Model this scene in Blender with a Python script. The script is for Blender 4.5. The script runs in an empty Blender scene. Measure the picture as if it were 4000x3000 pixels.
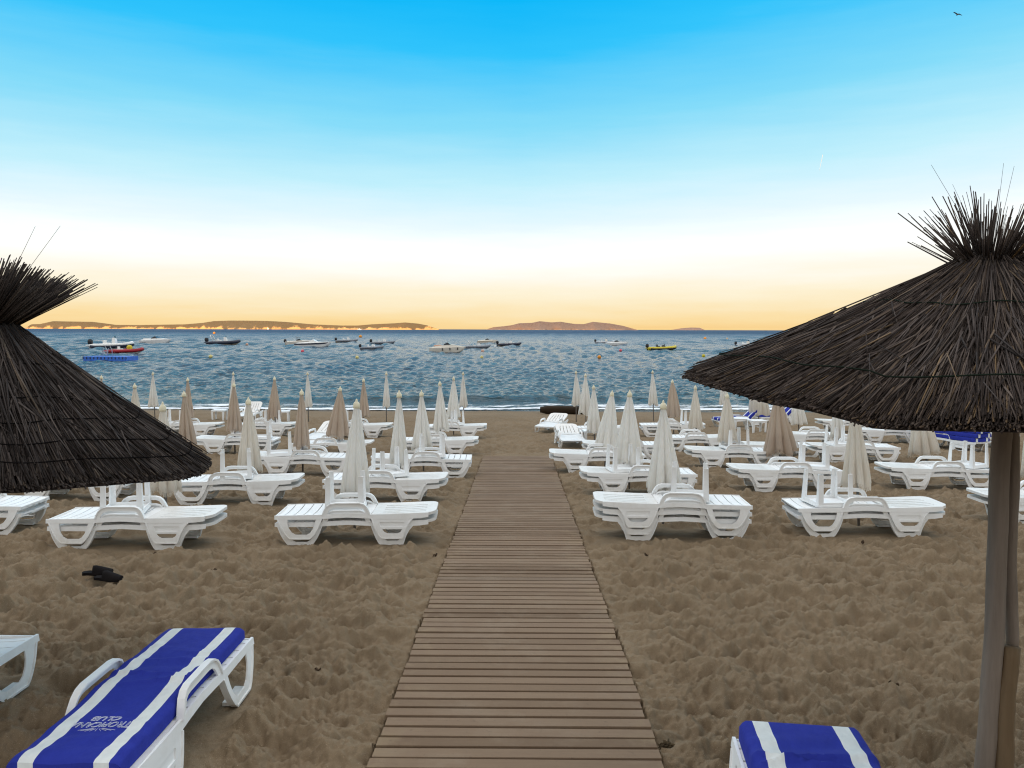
import bpy, bmesh, math, random
import numpy as np
from mathutils import Vector, Matrix, Euler
random.seed(7); rng = np.random.default_rng(7)
R = math.radians
SC = bpy.context.scene
COL = SC.collection
PI = math.pi

# ------------------------------------------------------------------ camera
F = 3021.0
CZ = 3.85                       # camera height over the sea
PITCH = math.atan(213 / F)
cam_d = bpy.data.cameras.new('camera')
cam = bpy.data.objects.new('camera', cam_d); COL.objects.link(cam)
cam_d.sensor_width = 36; cam_d.lens = 36 * F / 4000
cam_d.clip_start = 0.05; cam_d.clip_end = 60000
CM = Matrix.Rotation(R(0.417), 4, 'Z') @ Matrix.Rotation(PI / 2 - PITCH, 4, 'X') @ Matrix.Rotation(R(0.17), 4, 'Z')
cam.matrix_world = Matrix.Translation((0, 0, CZ)) @ CM
SC.camera = cam
C0 = Vector((0, 0, CZ)); CR = CM.to_3x3()

SLOPE = 0.0447
def gz(y): return 1.65 - SLOPE * y
def ray(px, py): return CR @ Vector(((px - 2000) / F, -(py - 1500) / F, -1))
def G(px, py):                  # point on the sand
    d = ray(px, py); return C0 + d * (-2.2 / (d.z + SLOPE * d.y))
def W(px, py):                  # point on the sea
    d = ray(px, py); return C0 + d * (-CZ / d.z)
def D(px, py, y):               # point at the distance y
    d = ray(px, py); return C0 + d * (y / d.y)

# ------------------------------------------------------------------ materials
MATS = {}
def nt(name):
    m = bpy.data.materials.new(name); m.use_nodes = True
    n = m.node_tree.nodes; return m, n, m.node_tree.links, n['Principled BSDF']
def setp(b, **k):
    for a, v in k.items():
        b.inputs[{'rough': 'Roughness', 'base': 'Base Color', 'metal': 'Metallic', 'spec': 'Specular IOR Level', 'ior': 'IOR'}[a]].default_value = v
def rgb(c): return (c[0], c[1], c[2], 1)
def noise(n, l, coord, scale, detail=4, rough=.55, out='Fac', dim=None):
    t = n.new('ShaderNodeTexNoise'); t.inputs['Scale'].default_value = scale
    t.inputs['Detail'].default_value = detail; t.inputs['Roughness'].default_value = rough
    if coord is not None: l.new(coord, t.inputs['Vector'])
    return t.outputs[out]
def ramp(n, l, fac, stops):
    r = n.new('ShaderNodeValToRGB'); e = r.color_ramp.elements
    while len(e) < len(stops): e.new(.5)
    for i, (p, c) in enumerate(stops): e[i].position = p; e[i].color = rgb(c)
    l.new(fac, r.inputs['Fac']); return r.outputs['Color']
def mixc(n, l, fac, a, b, mode='MIX'):
    m = n.new('ShaderNodeMix'); m.data_type = 'RGBA'; m.blend_type = mode
    for v, i in ((fac, 0), (a, 6), (b, 7)):
        if hasattr(v, 'is_linked') or hasattr(v, 'links'): l.new(v, m.inputs[i])
        else: m.inputs[i].default_value = v if i == 0 else rgb(v)
    return m.outputs[2]
def math_(n, l, op, a, b=None, clamp=False):
    m = n.new('ShaderNodeMath'); m.operation = op; m.use_clamp = clamp
    for i, v in enumerate((a, b)):
        if v is None: continue
        if hasattr(v, 'links'): l.new(v, m.inputs[i])
        else: m.inputs[i].default_value = v
    return m.outputs[0]
def bump(n, l, h, b, strength=.3, dist=.01):
    k = n.new('ShaderNodeBump'); k.inputs['Strength'].default_value = strength; k.inputs['Distance'].default_value = dist
    l.new(h, k.inputs['Height']); l.new(k.outputs[0], b.inputs['Normal'])
def mapping(n, l, co, s):
    m = n.new('ShaderNodeMapping'); m.inputs['Scale'].default_value = s; l.new(co, m.inputs['Vector']); return m.outputs[0]
def plain(name, c, rough=.5, var=.12, scale=6, metal=0, bstr=0, bscale=80, spec=.5):
    m, n, l, b = nt(name); setp(b, rough=rough, metal=metal, spec=spec)
    co = n.new('ShaderNodeTexCoord').outputs['Object']
    f = noise(n, l, co, scale)
    lo = tuple(x * (1 - var) for x in c); hi = tuple(min(1, x * (1 + var)) for x in c)
    l.new(ramp(n, l, f, [(.3, lo), (.7, hi)]), b.inputs['Base Color'])
    if bstr: bump(n, l, noise(n, l, co, bscale, 3), b, bstr, .005)
    MATS[name] = m; return m

def plastic(name, c, dirt):
    m, n, l, b = nt(name); setp(b, rough=.42, spec=.45)
    co = n.new('ShaderNodeTexCoord').outputs['Object']
    g = n.new('ShaderNodeNewGeometry').outputs['Position']
    f = noise(n, l, g, 3.5, 5, .65); k = noise(n, l, g, 22, 4, .7)
    a = math_(n, l, 'MULTIPLY', math_(n, l, 'SUBTRACT', f, .48, True), 1.8, True)
    a = math_(n, l, 'MULTIPLY', a, k)
    sp = n.new('ShaderNodeSeparateXYZ'); l.new(co, sp.inputs[0])
    low = math_(n, l, 'MULTIPLY', math_(n, l, 'SUBTRACT', .16, sp.outputs[2], True), 5.0, True)   # sand dust clinging to the feet
    a = math_(n, l, 'ADD', a, math_(n, l, 'MULTIPLY', low, math_(n, l, 'MULTIPLY', k, .8)), True)
    l.new(mixc(n, l, a, c, dirt), b.inputs['Base Color'])
    MATS[name] = m; return m
WHITE = plastic('white_plastic', (.86, .86, .85), (.52, .46, .37))
TABLEW = plastic('white_table_plastic', (.87, .88, .88), (.6, .56, .5))

def cloth(name, c, dark):
    m, n, l, b = nt(name); setp(b, rough=.9, spec=.1)
    co = n.new('ShaderNodeTexCoord').outputs['Object']
    oi = n.new('ShaderNodeObjectInfo').outputs['Random']
    f = noise(n, l, mapping(n, l, co, (9, 9, 1.2)), 2.0, 4)
    l.new(mixc(n, l, math_(n, l, 'MULTIPLY', math_(n, l, 'SUBTRACT', f, .45, True), 2.2, True), c, dark), b.inputs['Base Color'])
    w = noise(n, l, mapping(n, l, co, (120, 120, 160)), 1.0, 2)
    bump(n, l, w, b, .25, .004)
    tl = n.new('ShaderNodeBsdfTranslucent'); tl.inputs[0].default_value = rgb(c); mx = n.new('ShaderNodeMixShader'); mx.inputs[0].default_value = .55
    l.new(b.outputs[0], mx.inputs[1]); l.new(tl.outputs[0], mx.inputs[2]); l.new(mx.outputs[0], n['Material Output'].inputs[0])
    MATS[name] = m; return m
CL_W = cloth('white_canvas', (.93, .91, .875), (.80, .70, .50))
CL_C = cloth('cream_canvas', (.87, .82, .745), (.72, .61, .47))
CL_B = cloth('beige_canvas', (.70, .595, .495), (.52, .42, .335))
MAT_BLUE = None
def mat_cloth(name, c):
    m, n, l, b = nt(name); setp(b, rough=.85, spec=.15)
    co = n.new('ShaderNodeTexCoord').outputs['Object']
    f = noise(n, l, co, 14, 4)
    l.new(mixc(n, l, f, tuple(x * .82 for x in c), tuple(min(1, x * 1.15) for x in c)), b.inputs['Base Color'])
    h = math_(n, l, 'ADD', noise(n, l, mapping(n, l, co, (5, 9, 5)), 1.4, 3), math_(n, l, 'MULTIPLY', noise(n, l, co, 420, 1), .08))
    bump(n, l, h, b, .7, .025)
    MATS[name] = m; return m
MAT_BLUE = mat_cloth('blue_cloth', (.024, .036, .30))
MAT_STRIPE = mat_cloth('stripe_cloth', (.72, .74, .72))
THREAD = plain('white_thread', (.7, .72, .78), .8)
POLE_G = plain('grey_metal', (.22, .21, .21), .45, metal=.5)
KNOB = plain('cream_knob', (.72, .66, .48), .5)

def thatch_mat(name, stops, seed):
    m, n, l, b = nt(name); setp(b, rough=.85, spec=.15)
    ge = n.new('ShaderNodeNewGeometry')
    co = n.new('ShaderNodeTexCoord').outputs['Object']
    c = ramp(n, l, ge.outputs['Random Per Island'], stops)
    f = noise(n, l, co, 3.0, 4); c2 = mixc(n, l, math_(n, l, 'MULTIPLY', f, .9, True), c, tuple(x * .45 for x in stops[1][1]), 'MIX')
    f2 = noise(n, l, co, 60, 2)
    l.new(mixc(n, l, f2, c2, tuple(x * 1.1 for x in stops[2][1])) if False else c2, b.inputs['Base Color'])
    MATS[name] = m; return m
TH_R = thatch_mat('brown_reed', [(0, (.034, .025, .021)), (.35, (.072, .054, .047)), (.7, (.145, .110, .094)), (.93, (.21, .155, .118)), (1, (.33, .21, .10))], 1)
TH_L = thatch_mat('dark_reed', [(0, (.026, .020, .018)), (.35, (.052, .041, .037)), (.7, (.10, .080, .072)), (.95, (.15, .118, .10)), (1, (.22, .165, .12))], 2)
WIRE = plain('green_wire', (.014, .020, .014), .9, .1, 6, 0, 0, 80, .05)
def wood(name, c1, c2, s=(3, 3, .25), sc=9):
    m, n, l, b = nt(name); setp(b, rough=.8, spec=.2)
    co = n.new('ShaderNodeTexCoord').outputs['Object']
    v = mapping(n, l, co, s)
    f = noise(n, l, v, sc, 6, .65); f2 = noise(n, l, co, 2.0, 3)
    c = mixc(n, l, f, c1, c2); c = mixc(n, l, math_(n, l, 'MULTIPLY', f2, .5), c, tuple(x * .6 for x in c1))
    l.new(c, b.inputs['Base Color']); bump(n, l, f, b, .7, .01)
    MATS[name] = m; return m
POST = wood('weathered_post', (.15, .118, .092), (.36, .29, .235))
STAKE = wood('brown_stake', (.12, .078, .042), (.26, .175, .10))
LOG = wood('dark_log', (.018, .012, .007), (.055, .036, .020), (1, 6, 6), 3)
SANDAL = plain('black_rubber', (.012, .010, .010), .9, .3, 6, 0, 0, 80, .1)

# ------------------------------------------------------------------ mesh helpers
class MB:
    def __init__(s): s.v = []; s.f = []; s.m = []
    def add(s, vs, fs, mi=0):
        o = len(s.v); s.v += [tuple(v) for v in vs]; s.f += [tuple(i + o for i in f) for f in fs]; s.m += [mi] * len(fs); return s
    def box(s, c, d, rot=None, taper=1.0, mi=0):
        x, y, z = d[0] / 2, d[1] / 2, d[2] / 2
        P = [Vector((sx * x * (taper if sz > 0 else 1), sy * y * (taper if sz > 0 else 1), sz * z)) for sz in (-1, 1) for sx, sy in ((-1, -1), (1, -1), (1, 1), (-1, 1))]
        if rot: P = [Euler(rot).to_matrix() @ p for p in P]
        return s.add([p + Vector(c) for p in P], [(3, 2, 1, 0), (4, 5, 6, 7), (0, 1, 5, 4), (1, 2, 6, 5), (2, 3, 7, 6), (3, 0, 4, 7)], mi)
    def loft(s, rings, cap=True, closed=True, mi=0):
        n = len(rings[0]); vs = [p for r in rings for p in r]; fs = []
        for i in range(len(rings) - 1):
            for j in range(n if closed else n - 1):
                a = i * n + j; b = i * n + (j + 1) % n; fs.append((a, b, b + n, a + n))
        if cap and closed: fs.append(tuple(range(n))[::-1]); k = (len(rings) - 1) * n; fs.append(tuple(range(k, k + n)))
        return s.add(vs, fs, mi)
    def tube(s, path, rad, n=8, mi=0, cap=True):
        path = [Vector(p) for p in path]; rings = []
        if not hasattr(rad, '__len__'): rad = [rad] * len(path)
        up = Vector((0, 0, 1))
        for i, p in enumerate(path):
            t = (path[min(i + 1, len(path) - 1)] - path[max(i - 1, 0)]).normalized()
            u = t.cross(up if abs(t.dot(up)) < .95 else Vector((1, 0, 0))).normalized(); w = u.cross(t)
            rings.append([p + (u * math.cos(a) + w * math.sin(a)) * rad[i] for a in [2 * PI * k / n for k in range(n)]])
        return s.loft(rings, cap, True, mi)
    def lathe(s, prof, n=16, c=(0, 0, 0), mi=0):
        return s.loft([[(c[0] + r * math.cos(2 * PI * k / n), c[1] + r * math.sin(2 * PI * k / n), c[2] + z) for k in range(n)] for r, z in prof], True, True, mi)
    def ball(s, c, r, n=14, sq=(1, 1, 1), mi=0):
        rows = n // 2
        return s.loft([[(c[0] + sq[0] * r * math.sin(PI * (i + .02) / (rows + .04)) * math.cos(2 * PI * k / n), c[1] + sq[1] * r * math.sin(PI * (i + .02) / (rows + .04)) * math.sin(2 * PI * k / n), c[2] - sq[2] * r * math.cos(PI * (i + .02) / (rows + .04))) for k in range(n)] for i in range(rows + 1)], True, True, mi)
    def plate(s, outer, holes, t, fn, mi=0):
        """2-D outline with holes, thickened by t; fn(u, v, w) maps to 3-D"""
        bm = bmesh.new(); loops = []
        for lp in [outer] + list(holes):
            vs = [bm.verts.new((a, b, 0)) for a, b in lp]
            for i in range(len(vs)): bm.edges.new((vs[i], vs[(i + 1) % len(vs)]))
            loops.append(len(lp))
        bmesh.ops.triangle_fill(bm, use_beauty=True, use_dissolve=False, edges=bm.edges[:])
        bm.verts.index_update()
        base = [(v.co.x, v.co.y) for v in bm.verts]; n = len(base)
        tri = []
        for f in bm.faces:
            ids = [v.index for v in f.verts]
            if f.normal.z < 0: ids = ids[::-1]
            tri.append(ids)
        bnd = [(e.verts[0].index, e.verts[1].index) for e in bm.edges if len(e.link_faces) == 1]
        bm.free()
        vs = [fn(a, b, 0) for a, b in base] + [fn(a, b, t) for a, b in base]
        fs = [tuple(i[::-1]) for i in tri] + [tuple(k + n for k in i) for i in tri] + [(a, b, b + n, a + n) for a, b in bnd]
        return s.add(vs, fs, mi)
    def mesh(s, name, mats, smooth=False, fix=True):
        me = bpy.data.meshes.new(name); me.from_pydata([tuple(v) for v in s.v], [], s.f)
        for m in (mats if isinstance(mats, (list, tuple)) else [mats]): me.materials.append(m)
        if isinstance(mats, (list, tuple)) and len(mats) > 1: me.polygons.foreach_set('material_index', s.m)
        if fix:
            bm = bmesh.new(); bm.from_mesh(me); bmesh.ops.recalc_face_normals(bm, faces=bm.faces); bm.to_mesh(me); bm.free()
        if smooth: me.polygons.foreach_set('use_smooth', [True] * len(me.polygons))
        if smooth == 'auto': me.set_sharp_from_angle(angle=R(38))
        me.update(); return me
def grid_mesh(name, X, Y, Z, mat, smooth=True):
    r, c = X.shape
    co = np.stack([X, Y, Z], -1).reshape(-1, 3).astype(np.float32)
    i = np.arange((r - 1) * (c - 1)); a = (i // (c - 1)) * c + i % (c - 1)
    q = np.stack([a, a + 1, a + c + 1, a + c], -1).astype(np.int32)
    me = bpy.data.meshes.new(name); me.vertices.add(len(co)); me.vertices.foreach_set('co', co.ravel())
    me.loops.add(q.size); me.loops.foreach_set('vertex_index', q.ravel())
    me.polygons.add(len(q)); me.polygons.foreach_set('loop_start', np.arange(0, q.size, 4, dtype=np.int32))
    me.polygons.foreach_set('loop_total', np.full(len(q), 4, np.int32))
    me.polygons.foreach_set('use_smooth', np.full(len(q), smooth, bool))
    me.update(calc_edges=True); me.materials.append(mat); return me

def obj(name, me, parent=None, loc=None, rot=None, scale=None):
    o = bpy.data.objects.new(name, me); COL.objects.link(o)
    if parent: o.parent = parent
    if loc is not None: o.location = loc
    if rot is not None: o.rotation_euler = rot
    if scale is not None: o.scale = scale
    return o
def tag(o, label, cat, group=None):
    o['label'] = label; o['category'] = cat
    if group: o['group'] = group
    return o
def thing(name, label, cat, loc=(0, 0, 0), rot=(0, 0, 0), group=None):
    o = bpy.data.objects.new(name, None); COL.objects.link(o); o.empty_display_size = .2
    o.location = loc; o.rotation_euler = rot; return tag(o, label, cat, group)
def struct(name, me): o = obj(name, me); o['kind'] = 'structure'; return o

# ------------------------------------------------------------------ world, sun, view
wd = bpy.data.worlds.new('World'); SC.world = wd; wd.use_nodes = True
n, l = wd.node_tree.nodes, wd.node_tree.links; n.clear()
out = n.new('ShaderNodeOutputWorld')
SUN_EL, SUN_AZ = 3.6, 196.0            # low sun behind the photographer (azimuth clockwise from +Y)
sky = n.new('ShaderNodeTexSky'); sky.sky_type = 'NISHITA'; sky.sun_disc = False
sky.sun_elevation = R(SUN_EL); sky.sun_rotation = R(SUN_AZ); sky.dust_density = 1.5
b1 = n.new('ShaderNodeBackground'); l.new(sky.outputs[0], b1.inputs[0]); b1.inputs[1].default_value = .05
tc = n.new('ShaderNodeTexCoord').outputs['Generated']
sp = n.new('ShaderNodeSeparateXYZ'); l.new(tc, sp.inputs[0])
dx, dy, dz = sp.outputs
xp = math_(n, l, 'MAXIMUM', dx, 0.0); xn = math_(n, l, 'MAXIMUM', math_(n, l, 'MULTIPLY', dx, -1.0), 0.0)
k = math_(n, l, 'SUBTRACT', 1.0, math_(n, l, 'ADD', math_(n, l, 'MULTIPLY', xp, .34), math_(n, l, 'MULTIPLY', xn, .10)))
ze = math_(n, l, 'MULTIPLY', dz, k)
cn = noise(n, l, mapping(n, l, tc, (2.2, 2.2, 22)), 2.2, 5, .6)
ze = math_(n, l, 'ADD', ze, math_(n, l, 'MULTIPLY', math_(n, l, 'SUBTRACT', cn, .5), .034))
front = ramp(n, l, ze, [(0, (1.0, .69, .30)), (.012, (1.02, .77, .39)), (.028, (1.03, .87, .57)), (.046, (1.04, .94, .71)), (.068, (1.06, 1.02, .92)),
    (.095, (1.12, 1.15, 1.12)), (.130, (.86, 1.0, 1.08)), (.178, (.56, .91, 1.03)), (.246, (.24, .745, 1.0)), (.325, (.03, .575, 1.02)), (.38, (.0, .50, 1.0)), (.455, (.10, .48, .88)), (.53, (2.25, 2.32, 2.42)), (.78, (2.25, 2.28, 2.30)), (.90, (1.0, .97, .93))])
KB = 1.0
back = ramp(n, l, dz, [(0, (1, .74, .50)), (.12, (1.10, 1.08, 1.04)), (.35, (1.08, 1.12, 1.16)), (.6, (.50, .50, .50)), (1, (.36, .35, .34))])
bk = n.new('ShaderNodeMapRange'); bk.interpolation_type = 'SMOOTHSTEP'; l.new(dy, bk.inputs[0])
bk.inputs[1].default_value = .15; bk.inputs[2].default_value = -.55
glow = n.new('ShaderNodeMapRange'); glow.interpolation_type = 'SMOOTHSTEP'; l.new(dy, glow.inputs[0])
glow.inputs[1].default_value = .1; glow.inputs[2].default_value = -.7; glow.inputs[3].default_value = 1.0; glow.inputs[4].default_value = 1.35
b2 = n.new('ShaderNodeBackground'); l.new(mixc(n, l, bk.outputs[0], front, back), b2.inputs[0]); l.new(glow.outputs[0], b2.inputs[1])
ad = n.new('ShaderNodeMixShader'); ad.inputs[0].default_value = .95; l.new(b1.outputs[0], ad.inputs[1]); l.new(b2.outputs[0], ad.inputs[2]); l.new(ad.outputs[0], out.inputs[0])
sd = bpy.data.lights.new('sun', 'SUN'); sd.energy = 4.0; sd.angle = R(.5); sd.color = (1, .60, .30)
so = bpy.data.objects.new('sun', sd); COL.objects.link(so)
sdir = Vector((math.sin(R(SUN_AZ)) * math.cos(R(SUN_EL)), math.cos(R(SUN_AZ)) * math.cos(R(SUN_EL)), math.sin(R(SUN_EL))))
so.rotation_euler = sdir.to_track_quat('Z', 'Y').to_euler(); so.location = (0, -30, 60)
SC.view_settings.view_transform = 'Standard'; SC.view_settings.look = 'None'; SC.view_settings.gamma = 1; SC.view_settings.exposure = 0
SC.render.engine = 'CYCLES'; SC.cycles.use_denoising = True; SC.cycles.filter_width = 1.15; SC.cycles.denoising_prefilter = 'ACCURATE'; SC.cycles.max_bounces = 6; SC.cycles.diffuse_bounces = 3
SC.cycles.transparent_max_bounces = 12

# ------------------------------------------------------------------ sand
def fftnoise(N, size, lo, hi, seed):
    r = np.random.default_rng(seed); a = np.fft.fft2(r.standard_normal((N, N)))
    fx = np.fft.fftfreq(N, size / N); k = np.hypot(fx[:, None], fx[None, :])
    w = np.exp(-(k * lo) ** 2 * .5) * (1 - np.exp(-(k * hi) ** 2 * .5)); w[0, 0] = 0
    h = np.real(np.fft.ifft2(a * w)); return h / h.std()
def dents(N, size, count, seed):
    r = np.random.default_rng(seed); h = np.zeros((N, N)); res = size / N
    for _ in range(count):
        cx, cy = r.random(2) * N; a = r.normal(PI / 2, .9); L = r.uniform(.085, .20) / res; Wd = r.uniform(.06, .10) / res; dp = r.uniform(.018, .048)
        k = int(L * 2.2); ix = np.arange(int(cx) - k, int(cx) + k + 1); iy = np.arange(int(cy) - k, int(cy) + k + 1)
        X, Y = np.meshgrid(ix - cx, iy - cy, indexing='ij'); c, s = math.cos(a), math.sin(a)
        q = ((X * c + Y * s) / L) ** 2 + ((-X * s + Y * c) / Wd) ** 2
        d = -dp * np.clip(1 - q, 0, None) ** .85 + .25 * dp * np.exp(-((np.sqrt(q) - 1.12) / .22) ** 2)
        I = np.ix_(ix % N, iy % N); cur = h[I]
        h[I] = np.where(d < 0, np.minimum(cur * .55 + d * .35, d + cur * .25), cur + d * .8)
    return h
def blur(h, size, s):
    N = len(h); fx = np.fft.fftfreq(N, size / N); k2 = fx[:, None] ** 2 + fx[None, :] ** 2
    return np.real(np.fft.ifft2(np.fft.fft2(h) * np.exp(-2 * (PI * s) ** 2 * k2)))
S1, N1 = 12.0, 1200
def pits(N, size, count, seed):
    r = np.random.default_rng(seed); res = size / N; h = np.full((N, N), .065)
    for _ in range(count):
        cx, cy = r.random(2) * N; sc = r.uniform(.75, 1.5); k = int(.46 * sc / res)
        ix = np.arange(int(cx) - k, int(cx) + k + 1); iy = np.arange(int(cy) - k, int(cy) + k + 1)
        X, Y = np.meshgrid((ix - cx) * res, (iy - cy) * res, indexing='ij'); a = r.uniform(-.4, .4) - .5; c, s_ = math.cos(a), math.sin(a)
        q = ((X * c + Y * s_) / (1.55 * sc)) ** 2 + ((-X * s_ + Y * c) / (.95 * sc)) ** 2
        v = r.uniform(-.010, .016) + 2.9 * sc * q; I = np.ix_(ix % N, iy % N); h[I] = np.minimum(h[I], v)
    return h - h.mean()
T1 = blur(pits(N1, S1, 2700, 11) + .35 * dents(N1, S1, 900, 13), S1, .011) + .0055 * fftnoise(N1, S1, .05, .16, 3) + .008 * fftnoise(N1, S1, .22, .9, 6) + .0012 * fftnoise(N1, S1, .018, .06, 4)
S2, N2 = 7.3, 730
T2 = .012 * fftnoise(N2, S2, .16, .7, 5)
def samp(T, S, x, y):
    N = len(T); u = (x / S * N) % N; v = (y / S * N) % N
    i = u.astype(int) % N; j = v.astype(int) % N; fu = u - np.floor(u); fv = v - np.floor(v); i1 = (i + 1) % N; j1 = (j + 1) % N
    return (T[i, j] * (1 - fu) + T[i1, j] * fu) * (1 - fv) + (T[i, j1] * (1 - fu) + T[i1, j1] * fu) * fv
BW = .80                                            # half width of the boardwalk
def sstep(a, b, x): t = np.clip((x - a) / (b - a), 0, 1); return t * t * (3 - 2 * t)
FLAT = []
def sand_z(x, y):
    amp = np.where(y < 30, 1.0, 1 - .75 * sstep(29, 34.5, y)) * (1 - .35 * sstep(14, 26, y))
    ca, sa = math.cos(.5), math.sin(.5)
    h = (samp(T1, S1, x * ca + y * sa, -x * sa + y * ca + 3) * 1.75 + samp(T2, S2, x, y)) * amp
    ax = np.abs(x)
    near = 1 - sstep(BW - .02, BW + .45, ax)          # trodden strip beside the planks
    h = h * (1 - .45 * near * (y < 19))
    for fx_, fy_, fa_ in FLAT:
        if np.ndim(x) == 2:
            r0_, r1_ = np.searchsorted(y[:, 0], [fy_ - 1.4, fy_ + 1.4]); sl_ = (slice(r0_, r1_), slice(None))
        else: sl_ = (Ellipsis,)
        c_, s_ = math.cos(fa_), math.sin(fa_); X_ = x[sl_] - fx_; Y_ = y[sl_] - fy_
        u = np.abs(X_ * c_ + Y_ * s_); v = np.abs(-X_ * s_ + Y_ * c_)
        h[sl_] *= 1 - .82 * (1 - sstep(.85, 1.1, u)) * (1 - sstep(.36, .55, v))
    h = np.where((y < 17.9) & (ax < BW + .015), -.075, h - .012 * near * (y < 18.2))
    h = np.where((y >= 17.9) & (y < 18.4) & (ax < BW), h * .5 + .012, h)
    return 1.65 - SLOPE * y + h
m, n, l, b = nt('sand'); setp(b, rough=.95, spec=.12)
g = n.new('ShaderNodeNewGeometry').outputs['Position']
spx = n.new('ShaderNodeSeparateXYZ'); l.new(g, spx.inputs[0])
c = ramp(n, l, noise(n, l, g, .55, 5, .6), [(.3, (.215, .156, .096)), (.7, (.27, .198, .124))])
c = mixc(n, l, math_(n, l, 'MULTIPLY', noise(n, l, g, 7, 5, .7), .55), c, (.15, .11, .072))
sp1 = noise(n, l, g, 55, 3, .75); c = mixc(n, l, math_(n, l, 'MULTIPLY', math_(n, l, 'SUBTRACT', sp1, .50, True), 1.3, True), c, (.125, .092, .06))
sp2 = noise(n, l, g, 190, 2, .6); c = mixc(n, l, math_(n, l, 'MULTIPLY', math_(n, l, 'SUBTRACT', sp2, .56, True), 4.0, True), c, (.10, .075, .052))
sp3 = noise(n, l, g, 260, 1, .5); c = mixc(n, l, math_(n, l, 'MULTIPLY', math_(n, l, 'SUBTRACT', sp3, .62, True), 5.0, True), c, (.46, .38, .28))
wet = n.new('ShaderNodeMapRange'); wet.interpolation_type = 'SMOOTHSTEP'
l.new(math_(n, l, 'ADD', spx.outputs[1], math_(n, l, 'MULTIPLY', noise(n, l, g, .5, 2), 2.4)), wet.inputs[0]); wet.inputs[1].default_value = 36.2; wet.inputs[2].default_value = 37.8
c = mixc(n, l, wet.outputs[0], c, (.10, .075, .052)); l.new(c, b.inputs['Base Color'])
rr = n.new('ShaderNodeMapRange'); l.new(wet.outputs[0], rr.inputs[0]); rr.inputs[3].default_value = .95; rr.inputs[4].default_value = .35; l.new(rr.outputs[0], b.inputs['Roughness'])
hh = math_(n, l, 'ADD', noise(n, l, g, 45, 4, .7), math_(n, l, 'MULTIPLY', sp2, .7))
bump(n, l, hh, b, .55, .012); SAND = m

# hill behind the photographer (it shades the beach from the low sun)
hx = np.linspace(-700, 700, 90); hy = np.linspace(-70, -420, 40)
HX, HY = np.meshgrid(hx, hy)
tt = (-70 - HY) / 350
HZ = 3.0 + 40 * np.sin(np.clip(tt, 0, 1) * PI) ** .8 + 4 * np.sin(HX * .021) * np.sin(tt * PI) + 2.5 * np.sin(HX * .055 + 2) * np.sin(tt * PI)
struct('hill', grid_mesh('hill', HX, HY, HZ, plain('scrub', (.06, .075, .035), .9, .4, .05)))

# ------------------------------------------------------------------ sea
ys = np.concatenate([33.0 * (1.0045 ** np.arange(0, 830)), [1700, 2500, 4000, 7000, 14000, 40000]])
hw = ys * .78 + 6
us = np.linspace(-1, 1, 620)
X = np.concatenate([-hw[:, None] - np.array([1500, 300, 80, 20])[None] * np.maximum(1, ys[:, None] / 300), hw[:, None] * us[None], hw[:, None] + np.array([20, 80, 300, 1500])[None] * np.maximum(1, ys[:, None] / 300)], 1)
Y = np.repeat(ys[:, None], X.shape[1], 1)
dstep = np.gradient(ys)[:, None]
Hs = np.zeros_like(X); r = np.random.default_rng(21)
LY = np.log(np.maximum(Y, 20))
for yb in np.geomspace(37, 1300, 25):
    wgt = np.exp(-((LY - math.log(yb)) / .14) ** 2); rows_ = np.where(wgt[:, 0] > .002)[0]
    if len(rows_) == 0: continue
    sl_ = slice(rows_[0], rows_[-1] + 1); acc = 0
    for i in range(16):
        lx = r.choice([-1, 1]) * math.exp(r.uniform(math.log(7), math.log(36))) * yb / 773; ly = max(.45, math.exp(r.uniform(math.log(1.3), math.log(3.4))) * yb * yb / 2976)
        kx, ky = 2 * PI / lx, 2 * PI / ly; acc = acc + r.uniform(.4, 1.3) * .105 / max(math.hypot(kx, ky), 1.2) * np.sin(kx * X[sl_] + ky * Y[sl_] + r.uniform(0, 2 * PI))
    Hs[sl_] += acc * wgt[sl_]
Hs[:, :4] = 0; Hs[:, -4:] = 0
Hs *= sstep(36.0, 46.0, Y) * .85 + .15
Hs *= 1 - .95 * sstep(1000, 1300, Y)
crest = 41.2 + .7 * np.sin(X * .11 + 1) + .35 * np.sin(X * .37)
Hs += (.20 + .10 * np.sin(X * .21 + 2.2)) * np.exp(-((Y - crest) / np.where(Y < crest, .55, 1.3)) ** 2)
crest2 = 46.5 + .9 * np.sin(X * .08 + 3)
Hs += .10 * np.exp(-((Y - crest2) / 1.2) ** 2) * (.6 + .4 * np.sin(X * .17))
edge = 37.0 + .45 * np.sin(X * .13) + .25 * np.sin(X * .41 + 1)
Hs += .03
m, n, l, b = nt('sea_water'); setp(b, rough=.09, ior=1.33, spec=.17)
g = n.new('ShaderNodeNewGeometry').outputs['Position']
spx = n.new('ShaderNodeSeparateXYZ'); l.new(g, spx.inputs[0])
far = n.new('ShaderNodeMapRange'); l.new(spx.outputs[1], far.inputs[0]); far.inputs[1].default_value = 150; far.inputs[2].default_value = 900; far.inputs[3].default_value = .10; far.inputs[4].default_value = .52; l.new(far.outputs[0], b.inputs['Roughness'])
fs = n.new('ShaderNodeMapRange'); l.new(spx.outputs[1], fs.inputs[0]); fs.inputs[1].default_value = 120; fs.inputs[2].default_value = 900; fs.inputs[3].default_value = .17; fs.inputs[4].default_value = .10; l.new(fs.outputs[0], b.inputs['Specular IOR Level'])
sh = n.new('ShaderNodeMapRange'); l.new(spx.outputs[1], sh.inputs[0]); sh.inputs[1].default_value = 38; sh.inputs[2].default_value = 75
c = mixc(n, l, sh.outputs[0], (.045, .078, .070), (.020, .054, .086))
fr = n.new('ShaderNodeMapRange'); l.new(spx.outputs[1], fr.inputs[0]); fr.inputs[1].default_value = 110; fr.inputs[2].default_value = 500
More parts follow.
